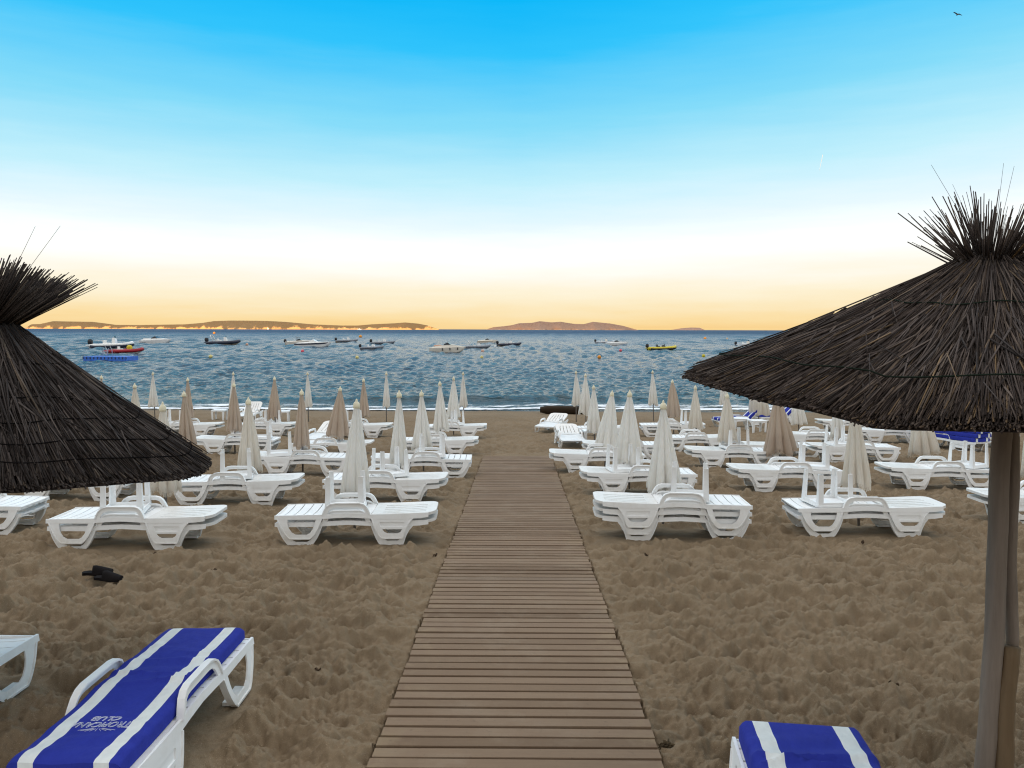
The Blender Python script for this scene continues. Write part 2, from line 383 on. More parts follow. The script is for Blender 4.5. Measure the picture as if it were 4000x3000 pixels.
c = mixc(n, l, fr.outputs[0], c, (.022, .048, .125))
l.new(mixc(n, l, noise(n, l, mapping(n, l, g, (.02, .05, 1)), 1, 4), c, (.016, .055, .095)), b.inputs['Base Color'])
w1 = noise(n, l, mapping(n, l, g, (.8, 2.0, 1)), 1.6, 4, .6); w2 = noise(n, l, mapping(n, l, g, (.12, .5, 1)), 1.0, 5, .62)
w3 = math_(n, l, 'ADD', math_(n, l, 'MULTIPLY', w1, .20), math_(n, l, 'MULTIPLY', w2, 1.1))
bump(n, l, w3, b, 1.0, .55); SEA = m
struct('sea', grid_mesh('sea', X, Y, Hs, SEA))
# foam of the swash and of the small breaker
fx = np.linspace(-40, 40, 500); fv = np.linspace(0, 1, 34)
FX, FV = np.meshgrid(fx, fv)
fy0 = 37.0 + .45 * np.sin(FX * .13) + .25 * np.sin(FX * .41 + 1) + .12 * np.sin(FX * 1.3)
FY = fy0 - .55 + FV * 4.6
r = np.random.default_rng(5)
FZ = np.maximum(1.65 - SLOPE * FY, .03) + .035 + .075 * np.exp(-((FV - .35) / .16) ** 2) * (.6 + .4 * np.sin(FX * .8) * np.sin(FX * .31 + 1)) + .02 * r.random(FX.shape)
crestf = 41.2 + .7 * np.sin(FX * .11 + 1) + .35 * np.sin(FX * .37)
FZ += (.17 + .10 * np.sin(FX * .21 + 2.2)) * np.exp(-((FY - crestf) / np.where(FY < crestf, .55, 1.3)) ** 2)
m, n, l, b = nt('sea_foam'); setp(b, rough=.8); b.inputs['Base Color'].default_value = (.82, .84, .88, 1)
uv = n.new('ShaderNodeTexCoord').outputs['Object']
spx = n.new('ShaderNodeSeparateXYZ'); l.new(uv, spx.inputs[0])
f1 = noise(n, l, mapping(n, l, uv, (.35, .9, 1)), 1.3, 6, .68)
att = n.new('ShaderNodeAttribute'); att.attribute_name = 'v'
msk = math_(n, l, 'SUBTRACT', f1, att.outputs['Fac'])
msk = math_(n, l, 'MULTIPLY', msk, 9.0, True)
tr = n.new('ShaderNodeBsdfTransparent'); ms = n.new('ShaderNodeMixShader'); l.new(msk, ms.inputs[0]); l.new(tr.outputs[0], ms.inputs[1]); l.new(b.outputs[0], ms.inputs[2])
l.new(ms.outputs[0], n['Material Output'].inputs[0])
me = grid_mesh('sea_foam', FX, FY, FZ, m)
thr = np.interp(FV, [0, .02, .10, .16, .26, .36, .48, .62, 1], [.0, .14, .26, .54, .48, .47, .54, .60, .80])
at_ = me.attributes.new('v', 'FLOAT', 'POINT'); at_.data.foreach_set('value', thr.ravel().astype(np.float32))
o = obj('sea_foam', me); o['kind'] = 'stuff'

# ------------------------------------------------------------------ islands
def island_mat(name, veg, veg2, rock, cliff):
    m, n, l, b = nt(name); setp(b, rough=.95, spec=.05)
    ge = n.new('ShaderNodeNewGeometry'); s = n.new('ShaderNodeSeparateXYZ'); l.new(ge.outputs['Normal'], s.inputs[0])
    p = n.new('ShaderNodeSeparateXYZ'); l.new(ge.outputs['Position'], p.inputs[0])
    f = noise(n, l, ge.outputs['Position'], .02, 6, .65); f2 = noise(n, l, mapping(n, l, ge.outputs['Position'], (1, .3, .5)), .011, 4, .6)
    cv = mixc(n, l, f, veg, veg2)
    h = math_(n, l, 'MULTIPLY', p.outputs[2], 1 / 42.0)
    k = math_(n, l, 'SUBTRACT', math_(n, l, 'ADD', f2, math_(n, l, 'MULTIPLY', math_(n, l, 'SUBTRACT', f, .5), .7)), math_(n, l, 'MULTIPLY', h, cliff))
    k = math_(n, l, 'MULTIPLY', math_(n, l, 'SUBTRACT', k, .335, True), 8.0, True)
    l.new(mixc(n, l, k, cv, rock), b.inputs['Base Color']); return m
def island(name, sil, dist, depth, mat, seed, label, water):
    r = np.random.default_rng(seed)
    px = np.array([a for a, _ in sil], float); py = np.array([b for _, b in sil], float)
    xs = np.linspace(px[0], px[-1], 420); hp = np.interp(xs, px, py)
    wl = np.interp(xs, [px[0], px[-1]], water)
    Xc = np.array([D(a, 1287, dist).x for a in xs]); H = (wl - hp) * dist / F
    ridge = np.zeros(420)
    for i in range(26):
        lm = r.uniform(8, 140); ridge += np.sin(2 * PI * np.arange(420) / lm + r.uniform(0, 7)) * lm ** .5
    ridge /= ridge.std()
    sv = np.concatenate([np.linspace(-1, 0, 26), np.linspace(.06, 1, 12)])
    V, _ = np.meshgrid(sv, xs, indexing='ij')
    prof = np.where(V < 0, np.clip((1 + V), 0, 1) ** (.62 + .14 * ridge[None]), np.cos(V * PI / 2) ** .8)
    foot = 1 + .10 * ridge[None]
    Yc = dist + depth * V * np.where(V < 0, foot, 1) * np.clip(H[None] / H.max(), .2, 1)
    rough = r.standard_normal(V.shape) * .025 * H.max()
    Zc = H[None] * prof + np.where((V < 0) & (V > -1) & (prof < .93), rough * prof, 0)
    Zc = np.minimum(Zc, H[None] * (.985 + .02 * r.random(V.shape))) - .6 * (np.abs(V) == 1)
    me = grid_mesh(name, np.repeat(Xc[None], len(sv), 0), Yc, Zc, mat, smooth=False)
    o = struct(name, me); o['label'] = label; return o
S1a = [(106, 1279), (124, 1264), (158, 1263), (172, 1260), (208, 1252), (253, 1253), (362, 1255), (410, 1261), (452, 1267), (542, 1268), (610, 1267), (723, 1265.5), (791, 1260), (836, 1253), (904, 1251), (1000, 1252), (1045, 1253), (1113, 1256.5), (1226, 1267), (1339, 1271.5), (1398, 1271.5), (1452, 1267), (1542, 1263), (1583, 1260), (1633, 1264.5), (1669, 1271.5), (1714, 1287)]
S2a = [(1902, 1288), (1927, 1280), (1970, 1276), (2000, 1272), (2027, 1264.6), (2077, 1263), (2108, 1256.5), (2154, 1261), (2190, 1258.8), (2244, 1267), (2280, 1268), (2316, 1258.8), (2384, 1265.5), (2434, 1274.6), (2488, 1290)]
S3a = [(2622, 1290.5), (2664, 1284), (2700, 1281.5), (2732, 1282.5), (2752, 1291)]
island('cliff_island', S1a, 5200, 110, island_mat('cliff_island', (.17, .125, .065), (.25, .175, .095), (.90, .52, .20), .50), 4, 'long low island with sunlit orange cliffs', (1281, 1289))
island('far_island', S2a, 9000, 330, island_mat('far_island', (.24, .17, .13), (.31, .21, .16), (.46, .32, .22), 1.4), 9, 'rounded brown island with two humps on the horizon', (1290.0, 1291.5))  # distance haze is mixed into these faded vegetation and rock colours
island('small_island', S3a, 14000, 300, island_mat('small_island', (.30, .21, .17), (.36, .25, .2), (.42, .3, .22), 2.0), 12, 'small flat island low on the horizon', (1291.5, 1292.5))  # farther and paler: the haze is put into the base colours

# ------------------------------------------------------------------ boardwalk
mb = MB(); y = -2.0; r = random.Random(3)
while y < 18.05:
    w = .098 + r.uniform(-.004, .004); e = r.uniform(-.012, .012); zt = r.uniform(-.002, .003); tw = r.uniform(-.004, .004)
    P = []
    for sx in (-1, 1):
        yy = y + tw * sx
        for yq in (yy, yy + w):
            P += [(sx * BW + e, yq, gz(yq) + .028 + zt), (sx * BW + e, yq, gz(yq) + .003 + zt)]
    # order: L0top L0bot L1top L1bot R0top R0bot R1top R1bot ; small chamfer on top edges
    ch = .0012
    T = [(-BW + e, y - tw + ch, gz(y) + .028 + zt), (BW + e, y + tw + ch, gz(y) + .028 + zt), (BW + e, y + tw + w - ch, gz(y + w) + .028 + zt), (-BW + e, y - tw + w - ch, gz(y + w) + .028 + zt)]
    M_ = [(-BW + e, y - tw, gz(y) + .023 + zt), (BW + e, y + tw, gz(y) + .023 + zt), (BW + e, y + tw + w, gz(y + w) + .023 + zt), (-BW + e, y - tw + w, gz(y + w) + .023 + zt)]
    B_ = [(a, c_, z_ - .030) for a, c_, z_ in M_]
    mb.add(T + M_ + B_, [(0, 1, 2, 3)] + [(i, 4 + i, 4 + (i + 1) % 4, (i + 1) % 4) for i in range(4)] + [(4 + i, 8 + i, 8 + (i + 1) % 4, 4 + (i + 1) % 4) for i in range(4)])
    y += w + r.choice([.024, .026, .028, .031, .026])
m, n, l, b = nt('plank_wood'); setp(b, rough=.85, spec=.15)
ge = n.new('ShaderNodeNewGeometry'); g = ge.outputs['Position']
v = mapping(n, l, g, (1.2, 14, 14)); f = noise(n, l, v, 3, 6, .65)
c = ramp(n, l, ge.outputs['Random Per Island'], [(0, (.160, .104, .064)), (.3, (.205, .138, .088)), (.7, (.255, .176, .116)), (.9, (.225, .152, .10)), (1, (.18, .13, .09))])
c = mixc(n, l, math_(n, l, 'MULTIPLY', f, .45), c, (.12, .078, .052))
f3 = noise(n, l, g, 2.3, 5, .65); c = mixc(n, l, math_(n, l, 'MULTIPLY', math_(n, l, 'SUBTRACT', f3, .5, True), 1.6, True), c, (.30, .235, .17))
sx = n.new('ShaderNodeSeparateXYZ'); l.new(g, sx.inputs[0]); ed = math_(n, l, 'MULTIPLY', math_(n, l, 'SUBTRACT', math_(n, l, 'ABSOLUTE', sx.outputs[0]), .52, True), 2.6, True); ed = math_(n, l, 'MULTIPLY', math_(n, l, 'ADD', ed, .10), math_(n, l, 'MULTIPLY', math_(n, l, 'SUBTRACT', noise(n, l, g, 5, 5, .7), .46, True), 6.0, True), True); c = mixc(n, l, ed, c, (.25, .18, .112))
f4 = noise(n, l, g, 30, 3, .6); c = mixc(n, l, math_(n, l, 'MULTIPLY', math_(n, l, 'SUBTRACT', f4, .62, True), 3.0, True), c, (.12, .085, .06))
l.new(c, b.inputs['Base Color']); bump(n, l, f, b, .35, .006)
struct('boardwalk', mb.mesh('boardwalk', m))

# ------------------------------------------------------------------ sun lounger
LW = .345
SPL = .13
FOOT_O = [(-.925, .24), (-.905, .19), (-.88, .135), (-.845, .08), (-.805, .03), (-.768, 0), (-.527, 0), (-.487, .035), (-.45, .09), (-.42, .15), (-.398, .205), (-.386, .24)]
FOOT_H = [(-.80, .232), (-.462, .232), (-.478, .17), (-.50, .115), (-.53, .075), (-.565, .055), (-.70, .055), (-.745, .078), (-.78, .125), (-.798, .17)]
HEAD_O = [(.208, .24), (.222, .20), (.245, .14), (.272, .085), (.30, .038), (.335, 0), (.59, 0), (.605, .04), (.618, .085), (.64, .14), (.668, .19), (.71, .24)]
HEAD_H = [(.338, .118), (.585, .118), (.562, .085), (.53, .067), (.405, .066), (.368, .083)]
HEAD_P = [(.315, .20), (.60, .20), (.61, .19), (.60, .142), (.325, .142), (.308, .19)]
RAIL = [(-.957, .236), (-.70, .236), (-.40, .240), (-.25, .25), (-.08, .258), (.10, .25), (.25, .24), (.60, .238), (.80, .248), (.90, .262),
        (.90, .315), (.70, .305), (.45, .297), (.20, .295), (.05, .306), (-.10, .310), (-.25, .304), (-.40, .292), (-.70, .287), (-.957, .283)]
ARM_O = [(-.376, .285), (-.362, .325), (-.347, .357), (-.325, .387), (-.287, .409), (-.225, .42), (.065, .42), (.112, .408), (.145, .38), (.168, .34), (.192, .285)]
ARM_I = [(.148, .285), (.128, .33), (.106, .362), (.082, .375), (.05, .379), (-.215, .379), (-.262, .372), (-.295, .35), (-.315, .32), (-.332, .285)]
def side(s, w0): return lambda x, z, w: (x, s * (LW - SPL * z - w0 + w), z)
def lip(mb, path, s, wid, th=.009, outw=.0):
    rings = []
    for i, (x, z) in enumerate(path):
        a = Vector(path[max(i - 1, 0)]); c = Vector(path[min(i + 1, len(path) - 1)]); t = (c - a).normalized(); nn = Vector((-t.y, t.x))
        p = Vector((x, z)); o_ = p - nn * .0012; q_ = p + nn * th
        y0 = LW - SPL * z + .0065 + outw
        rings.append([(o_.x, s * y0, o_.y), (o_.x, s * (y0 - wid), o_.y), (q_.x, s * (y0 - wid), q_.y), (q_.x, s * y0, q_.y)])
    mb.loft(rings)
LM = {}
def deck_z(x): return float(np.interp(x, [-.957, -.70, -.40, -.25, -.10, .05, .20, .45, .70, .99], [.279, .284, .289, .301, .306, .302, .291, .293, .301, .322]))
for s, nm in ((-1, 'a'), (1, 'b')):
    q = MB().plate(FOOT_O, [FOOT_H], .010, side(s, .005)); lip(q, FOOT_O, s, .045, .011, .007)
    q.box((-.65, s * (LW - .05), .012), (.23, .085, .024)); LM['foot' + nm] = q.mesh('leg', WHITE)
    q = MB().plate(HEAD_O, [HEAD_H, HEAD_P], .010, side(s, .005)); lip(q, HEAD_O, s, .045, .011, .007)
    q.plate([(a, c_) for a, c_ in [(.300, .205), (.615, .205), (.615, .136), (.300, .136)]], [], .004, side(s, .005 + .003))
    q.box((.46, s * (LW - .05), .012), (.25, .085, .024)); LM['head' + nm] = q.mesh('leg', WHITE)
    q = MB().plate(HEAD_O, [HEAD_H, HEAD_P], .010, side(s, .005)); lip(q, HEAD_O, s, .045, .011, .007)
    q.box((.46, s * (LW - .05), .012), (.25, .085, .024)); LM['low' + nm] = q.mesh('leg', WHITE)
    q = MB().plate(RAIL, [], .016, side(s, .008)); LM['rail' + nm] = q.mesh('rail', WHITE)
    q = MB().plate(ARM_O + ARM_I, [], .013, side(s, .0065)); lip(q, ARM_O, s, .042, .012, .012); LM['arm' + nm] = q.mesh('armrest', WHITE)
q = MB(); x0 = -.957; NS = 10; st = (.195 + .957) / NS
for i in range(NS):
    xa, xb = x0 + i * st, x0 + (i + 1) * st - .013
    if i == NS - 1: xb = .195
    top, bot = [], []
    rings = []
    for yv in np.linspace(-.298, .298, 7):
        sag = .016 * (1 - (yv / .298) ** 2)
        za, zb = deck_z(xa) - sag, deck_z(xb) - sag
        if i == 0: za -= .012
        rings.append([(xa, yv, za), (xb, yv, zb), (xb, yv, zb - .014), (xa, yv, za - .014)])
    q.loft(rings)
q.box((-.951, 0, .255), (.012, .59, .036)); LM['seat'] = q.mesh('seat', WHITE)
def rrect_end(x0, x1, hw_, r_, n_=6):
    P = [(x0, -hw_), (x1 - r_, -hw_)] + [(x1 - r_ + r_ * math.sin(a), -hw_ + r_ - r_ * math.cos(a)) for a in [PI / 2 * k / n_ for k in range(1, n_ + 1)]]
    P += [(x1 - r_ + r_ * math.cos(a), hw_ - r_ + r_ * math.sin(a)) for a in [PI / 2 * k / n_ for k in range(n_)]] + [(x1 - r_, hw_), (x0, hw_)]
    return P
slots = []
for yc in (-.21, -.105, 0, .105, .21):
    pts = np.linspace(.33, .86, 9); cv = lambda x: yc * (1 - .22 * ((x - .33) / .53) ** 2)
    slots.append([(x, cv(x) - .0085) for x in pts] + [(x, cv(x) + .0085) for x in pts[::-1]])
q = MB().plate([(a, c_) for a, c_ in rrect_end(.208, .988, .312, .14)], slots, .034,
    lambda a, c_, w: (a, c_ * (1 if a > .72 else .94), deck_z(a) - .012 * (1 - (c_ / .315) ** 2) * (a < .9) - .034 + w + .002))
HING = (.208, 0, .291)
for i, v in enumerate(q.v): q.v[i] = (v[0] - HING[0], v[1], v[2] - HING[2])
LM['back'] = q.mesh('backrest', WHITE)
def lounger(loc, yaw, label, group, tilt=0, top=True, wide=1.0):
    t = thing('sun_lounger', label, 'sun lounger', loc, (0, 0, yaw), group); t.scale = (1, wide, 1)
    if loc[2] < gz(loc[1]) + .05: FLAT.append((loc[0], loc[1], yaw))
    for k in ('foota', 'footb') + (('heada', 'headb') if top else ('lowa', 'lowb')): obj('leg', LM[k], t)
    for k in ('raila', 'railb'): obj('rail', LM[k], t)
    for k in ('arma', 'armb'): obj('armrest', LM[k], t)
    obj('seat', LM['seat'], t); obj('backrest', LM['back'], t, HING, (0, -tilt, 0))
    return t

# small plastic table
q = MB(); 
q.plate([(a * .25, c_ * .25) for a, c_ in [(-1, -.86), (-.86, -1), (.86, -1), (1, -.86), (1, .86), (.86, 1), (-.86, 1), (-1, .86)]], [], .022, lambda a, c_, w: (a, c_, .40 + w))
for s in (-1, 1): q.box((0, s * .232, .384), (.42, .012, .036)); q.box((s * .232, 0, .384), (.012, .42, .036))
TM_TOP = q.mesh('tabletop', TABLEW)
TM_LEG = []
for sx, sy in ((-1, -1), (1, -1), (1, 1), (-1, 1)):
    q = MB()
    for (w_, d_, ox, oy) in ((.070, .014, 0, .028), (.014, .070, .028, 0)):
        P = []
        for z_, k_, in_ in ((0, .62, 0), (.402, 1.0, 0)):
            cx, cy = sx * (.222 - .035 * (1 - k_)), sy * (.222 - .035 * (1 - k_))
            for ax, ay in ((-1, -1), (1, -1), (1, 1), (-1, 1)): P.append((cx - sx * .02 + sx * ox * k_ + ax * w_ * k_ / 2, cy - sy * .02 + sy * oy * k_ + ay * d_ / 2, z_) if w_ > d_ else (cx - sx * .02 + sx * ox + ax * w_ / 2, cy - sy * .02 + sy * oy + ay * d_ * k_ / 2, z_))
        q.add(P, [(3, 2, 1, 0), (4, 5, 6, 7), (0, 1, 5, 4), (1, 2, 6, 5), (2, 3, 7, 6), (3, 0, 4, 7)])
    TM_LEG.append(q.mesh('leg', TABLEW))
def table(loc, yaw, label, group, upside=False):
    t = thing('plastic_table', label, 'table', loc, (PI if upside else 0, 0, yaw), group)
    obj('tabletop', TM_TOP, t)
    for me in TM_LEG: obj('leg', me, t)
    return t

ORD = ['', 'first', 'second', 'third', 'fourth', 'fifth', 'sixth']
SIDE = {'S': 'sandal side', 'P': 'post side'}
def where(row, col, sd): return f"{ORD[row]} row, {ORD[col]} from boardwalk, {SIDE[sd]}"
STK = 0.094
GL = 'white sun loungers stacked on the sand'; GT = 'small plastic tables upturned on the lounger stacks'
NP = {1: ['single'], 2: ['bottom', 'top'], 3: ['bottom', 'middle', 'top']}
rs = random.Random(12)
def stack(x0, x1, yf, n_, head, row, col, sd, tables=(), yaw=None):
    near = G((x0 + x1) / 2, yf); cy = near.y + .335; cx = D((x0 + x1) / 2, yf, near.y + .1).x
    yw = R(rs.uniform(-2.2, 2.2)) if yaw is None else R(yaw)
    for k in range(n_):
        jx = rs.uniform(-.008, .008) if k else 0
        lounger((cx + jx, cy, gz(cy) - .006 + k * STK), yw + (0 if head == 'R' else PI) + R(rs.uniform(-.4, .4)) * (k > 0),
                f"{NP[n_][k]} white lounger of the stack in {where(row, col, sd)}", GL, 0, k == n_ - 1, 1 - .058 * (n_ - 1 - k))
    for tp, ty, ta in tables:
        tx = D(tp, yf, cy).x
        xl = (tx - cx) if head == 'R' else (cx - tx)
        table((tx, cy + ty, gz(cy) - .006 + (n_ - 1) * STK + deck_z(xl) + .425), R(ta), f"upturned white table on the stack in {where(row, col, sd)}", GT, True)
    return cx, cy
# sandal side
stack(1078, 1692, 2128, 2, 'R', 1, 1, 'S', [(1352, .02, 8)], 2.0)
stack(1271, 1729, 1965, 2, 'R', 2, 1, 'S', [(1522, .05, 30)])
stack(1461, 1830, 1868, 2, 'L', 3, 1, 'S', [(1688, .02, 12)])
stack(1560, 1853, 1780, 2, 'R', 4, 1, 'S')
stack(1642, 1896, 1714, 2, 'R', 5, 1, 'S', [(1772, 0, 40)])
stack(185, 844, 2147, 2, 'R', 1, 2, 'S', [(492, .04, 14)], 1.0)
stack(685, 1149, 1974, 2, 'R', 2, 2, 'S', [(925, 0, 20)])
stack(1003, 1352, 1860, 2, 'L', 3, 2, 'S', [(1092, .03, 16)])
stack(1136, 1446, 1778, 1, 'R', 4, 2, 'S')
stack(1272, 1526, 1710, 2, 'R', 5, 2, 'S', [(1380, 0, 20)])
stack(-484, 99, 2088, 2, 'L', 1, 3, 'S')
stack(30, 497, 1956, 2, 'L', 2, 3, 'S')
stack(759, 1072, 1777, 2, 'L', 4, 3, 'S', [(1020, 0, 10)])
stack(894, 1150, 1707, 2, 'R', 5, 3, 'S', [(1066, 0, 15)])
stack(600, 856, 1708, 2, 'R', 5, 4, 'S', [(686, 0, 10)])
# post side
stack(2327, 2937, 2113, 3, 'L', 1, 1, 'P', [(2692, .03, -12)], -1.0)
stack(2268, 2726, 1936, 2, 'L', 2, 1, 'P', [(2432, .03, 10)])
stack(2154, 2516, 1846, 2, 'L', 3, 1, 'P')
stack(2285, 2605, 1800, 2, 'L', 4, 1, 'P')
stack(2498, 2760, 1708, 2, 'R', 5, 1, 'P', [(2694, 0, 5)])
stack(3086, 3708, 2096, 2, 'R', 1, 2, 'P', [(3222, -.03, 6)], 0.5)
stack(2863, 3296, 1920, 2, 'L', 2, 2, 'P', [(3178, .04, -14)])
stack(2690, 3044, 1830, 2, 'L', 3, 2, 'P', [(2868, .03, 12)])
stack(2578, 2885, 1767, 2, 'R', 4, 2, 'P')
stack(3845, 4392, 2050, 2, 'L', 1, 3, 'P')
stack(3458, 3888, 1914, 2, 'L', 2, 3, 'P', [(3784, .06, 28)])
stack(3164, 3523, 1810, 2, 'L', 3, 3, 'P', [(3276, 0, 8)])
stack(2895, 3208, 1785, 1, 'L', 4, 3, 'P')
stack(3030, 3322, 1752, 2, 'L', 5, 2, 'P')
stack(3340, 3612, 1733, 2, 'L', 5, 3, 'P')
stack(3201, 3437, 1690, 2, 'L', 6, 3, 'P')
stack(3686, 3982, 1750, 2, 'L', 4, 5, 'P')

# single loungers
def single(px, py, yaw, label, tilt=0, group=GL):
    p = G(px, py); return lounger((p.x, p.y, gz(p.y) - .016), R(yaw), label, group, R(tilt))
single(1265, 1733, 84, 'single white lounger facing inland with raised back, below beige parasol, sandal side', 16)
single(975, 1640, 95, 'single white lounger near the water, with raised back, sandal side', 25)
single(2157, 1683, 72, 'single white lounger set end-on beside the dark log, closest to it', 14)
single(2224, 1738, 93, 'single white lounger set end-on behind the boardwalk end, low arms towards viewer', 12)
single(2335, 1702, 4, 'single white lounger side-on between the end-on loungers and closed parasols', 0)
GU = 'upright plastic tables among the loungers'
def utable(px, py, yaw, label): p = G(px, py); return table((p.x, p.y, gz(p.y) - .01), R(yaw), label, GU)
utable(2312, 1738, 4, 'upright white table beside the end-on lounger behind the boardwalk end')
utable(2956, 1690, 6, 'upright white table in front of the blue loungers')
utable(858, 1642, 3, 'upright white table near the water beside the lone lounger, away from boardwalk')
utable(1106, 1647, 10, 'upright white table near the water under a beige parasol')
utable(2893, 1680, -8, 'upright white table at the foot of the raised blue lounger')

# ------------------------------------------------------------------ mattress
def mattress_mesh(prof, width=.56, th=.085, rows=70, seed=1, wr=.006):
    """prof: (x, z) spine of the underside; closed padded body with two white stripes"""
    r = np.random.default_rng(seed)
    P = np.array(prof, float); s = np.concatenate([[0], np.cumsum(np.hypot(*np.diff(P, axis=0).T))])
    t = np.linspace(0, s[-1], rows); xs_, zs_ = np.interp(t, s, P[:, 0]), np.interp(t, s, P[:, 1])
    zs_ = np.convolve(np.pad(zs_, 3, 'edge'), np.ones(7) / 7, 'valid')
    tx, tz = np.gradient(xs_), np.gradient(zs_); L_ = np.hypot(tx, tz); nx, nz = -tz / L_, tx / L_
    hw_ = width / 2; fr = np.array([0, .02, .05, .10, .13, .17, .21, .235, .3, .37, .44, .5, .56, .63, .7, .765, .79, .83, .87, .90, .95, .98, 1])
    yc = -hw_ + fr * width
    prof_t = th * (1 - .28 * np.clip((np.abs(fr - .5) - .44) / .06, 0, 1) ** 2)
    nzx = r.standard_normal((rows + 20, 14)); ker = np.outer(np.hanning(9), np.hanning(5)); ker /= ker.sum()
    W_ = np.zeros((rows, len(fr)))
    for i in range(9):
        W_ += np.sin(2 * PI * (t[:, None] / r.uniform(.12, .55) + fr[None] / r.uniform(.5, 3)) + r.uniform(0, 7)) * r.uniform(.2, 1) / 4
    env = .5 + .5 * np.sin(t * 7 + seed)[:, None]
    for _ in range(7):
        x0_, sl_, cu_, am_, wd_ = r.uniform(.08, s[-1] - .08), r.uniform(-.25, .25), r.uniform(-.12, .12), r.uniform(.5, 1.6), r.uniform(.012, .03)
        dd_ = t[:, None] - (x0_ + sl_ * (fr[None] - .5) * width + cu_ * (fr[None] - .5) ** 2)
        W_ += am_ * np.exp(-np.abs(dd_) / wd_) * (.4 + .6 * np.sin(PI * np.clip(fr[None] * r.uniform(.8, 1.3) + r.uniform(-.2, .2), 0, 1)))
    rings = []; mats_ = []
    for i in range(rows):
        e = min(t[i], s[-1] - t[i]); k = 1 if e > .04 else math.sqrt(max(0, 1 - (1 - e / .04) ** 2)) * .55 + .45
        ring = []
        for j in range(len(fr)):
            h = prof_t[j] * (1 if e > .035 else .72 + .28 * k) + wr * W_[i, j] * env[i, 0]
            ring.append((xs_[i] + nx[i] * h, yc[j], zs_[i] + nz[i] * h))
        for j in range(len(fr) - 1, -1, -1): ring.append((xs_[i], yc[j] * 1.004, zs_[i] + .002))
        rings.append(ring)
    mb = MB(); mb.loft(rings, cap=False)
    nn_ = len(rings[0]); nc = len(fr)
    ms = []
    for i in range(rows - 1):
        for j in range(nn_):
            jj = j if j < nc - 1 else (nn_ - 2 - j if nc - 1 < j < nn_ - 1 else 0)
            f_ = (fr[jj] + fr[min(jj + 1, nc - 1)]) / 2
            ms.append(1 if (.10 < f_ < .235 or .765 < f_ < .90) else 0)
    mb.m = ms
    for e_, rg in ((0, rings[0]), (1, rings[-1])):                # end faces, column by column so the stripes run round
        for j in range(nc - 1):
            a, b_, c_, d_ = rg[j], rg[j + 1], rg[nn_ - 2 - j], rg[nn_ - 1 - j]
            f_ = (fr[j] + fr[j + 1]) / 2; mb.add([a, b_, c_, d_], [(0, 1, 2, 3) if e_ == 0 else (3, 2, 1, 0)], 1 if (.10 < f_ < .235 or .765 < f_ < .90) else 0)
    me = mb.mesh('mattress', [MAT_BLUE, MAT_STRIPE], 'auto', fix=False)
    bm = bmesh.new(); bm.from_mesh(me); bmesh.ops.remove_doubles(bm, verts=bm.verts, dist=.0003); bmesh.ops.recalc_face_normals(bm, faces=bm.faces); bm.to_mesh(me); bm.free()
    me.set_sharp_from_angle(angle=R(42)); return me
FLATP = [(x, deck_z(x) + .004) for x in np.linspace(-.925, .77, 60)]
MM_FLAT = mattress_mesh(FLATP, .535, .082, 110, 3, .020)
def raisedp(a):
    P = [(x, deck_z(x) + .004) for x in np.linspace(-.93, .20, 40)]
    for d_ in np.linspace(.03, .72, 25): P.append((.208 + d_ * math.cos(a), .295 + d_ * math.sin(a)))
    return P
MM_R = mattress_mesh(raisedp(R(44)), .56, .085, 80, 5)
MM_THIN = mattress_mesh([(x, 0) for x in np.linspace(-.80, .80, 30)], .58, .105, 60, 8, .006)
GM = 'blue striped lounger mattresses'
# foreground loungers: foot end to the sea
l1 = lounger((-2.13, 4.24, gz(4.24) - .02), -PI / 2 + R(.5), 'white lounger under the lettered blue mattress in the foreground', 'foreground loungers')
m1 = tag(obj('mattress', MM_FLAT, None, (-2.13, 4.24, gz(4.24) - .02), (0, 0, -PI / 2 + R(.5))), 'blue mattress with two white stripes and embroidered lettering, on the foreground lounger', 'mattress', GM)
l2 = lounger((-3.66, 4.28, gz(4.28) - .02), -PI / 2 - R(.5), 'bare white lounger beside the blue one in the foreground, cut by the picture edge', 'foreground loungers')
l3 = lounger((1.295, 2.82, gz(2.82) - .02), -PI / 2 - R(7), 'white lounger under the wrinkled blue mattress without lettering beside the post', 'foreground loungers')
MM_F3 = mattress_mesh(FLATP, .575, .115, 130, 17, .036)
tag(obj('mattress', MM_F3, None, (1.295, 2.82, gz(2.82) - .02), (0, 0, -PI / 2 - R(7))), 'wrinkled blue mattress with two white stripes, foot end near the post', 'mattress', GM)
# lettering sewn on the first mattress (reads from the sea side)
def lettering(txts, parent, xc, dirn):
    mbv, mbf = [], []
    dg = bpy.context.evaluated_depsgraph_get()
    for (s_, size, off, sx, shear) in txts:
        cu = bpy.data.curves.new('txt', 'FONT'); cu.body = s_; cu.size = size; cu.align_x = 'CENTER'; cu.fill_mode = 'NONE'; cu.bevel_depth = .0011; cu.bevel_resolution = 0; cu.resolution_u = 3; cu.shear = shear; cu.space_character = 1.0
        to = bpy.data.objects.new('txt', cu); COL.objects.link(to); dg.update()
        bpy.context.view_layer.update(); dg = bpy.context.evaluated_depsgraph_get()
        me = bpy.data.meshes.new_from_object(to.evaluated_get(dg)); o_ = len(mbv)
        for v in me.vertices: mbv.append((v.co.x * sx, v.co.y + off, v.co.z))
        for p in me.polygons: mbf.append(tuple(i + o_ for i in p.vertices))
        COL.objects.unlink(to); bpy.data.objects.remove(to); bpy.data.curves.remove(cu); bpy.data.meshes.remove(me)
    q = MB(); q.add(mbv, mbf)
    for k in range(9):                                              # the little spray of stitches over the word
        a = PI / 2 + (k - 4) * .26; q.tube([(.03 * math.cos(a), .058 + .006 * math.sin(a), 0), (.11 * math.cos(a) , .058 + .03 * math.sin(a), 0)], .0009, 4)
    return q
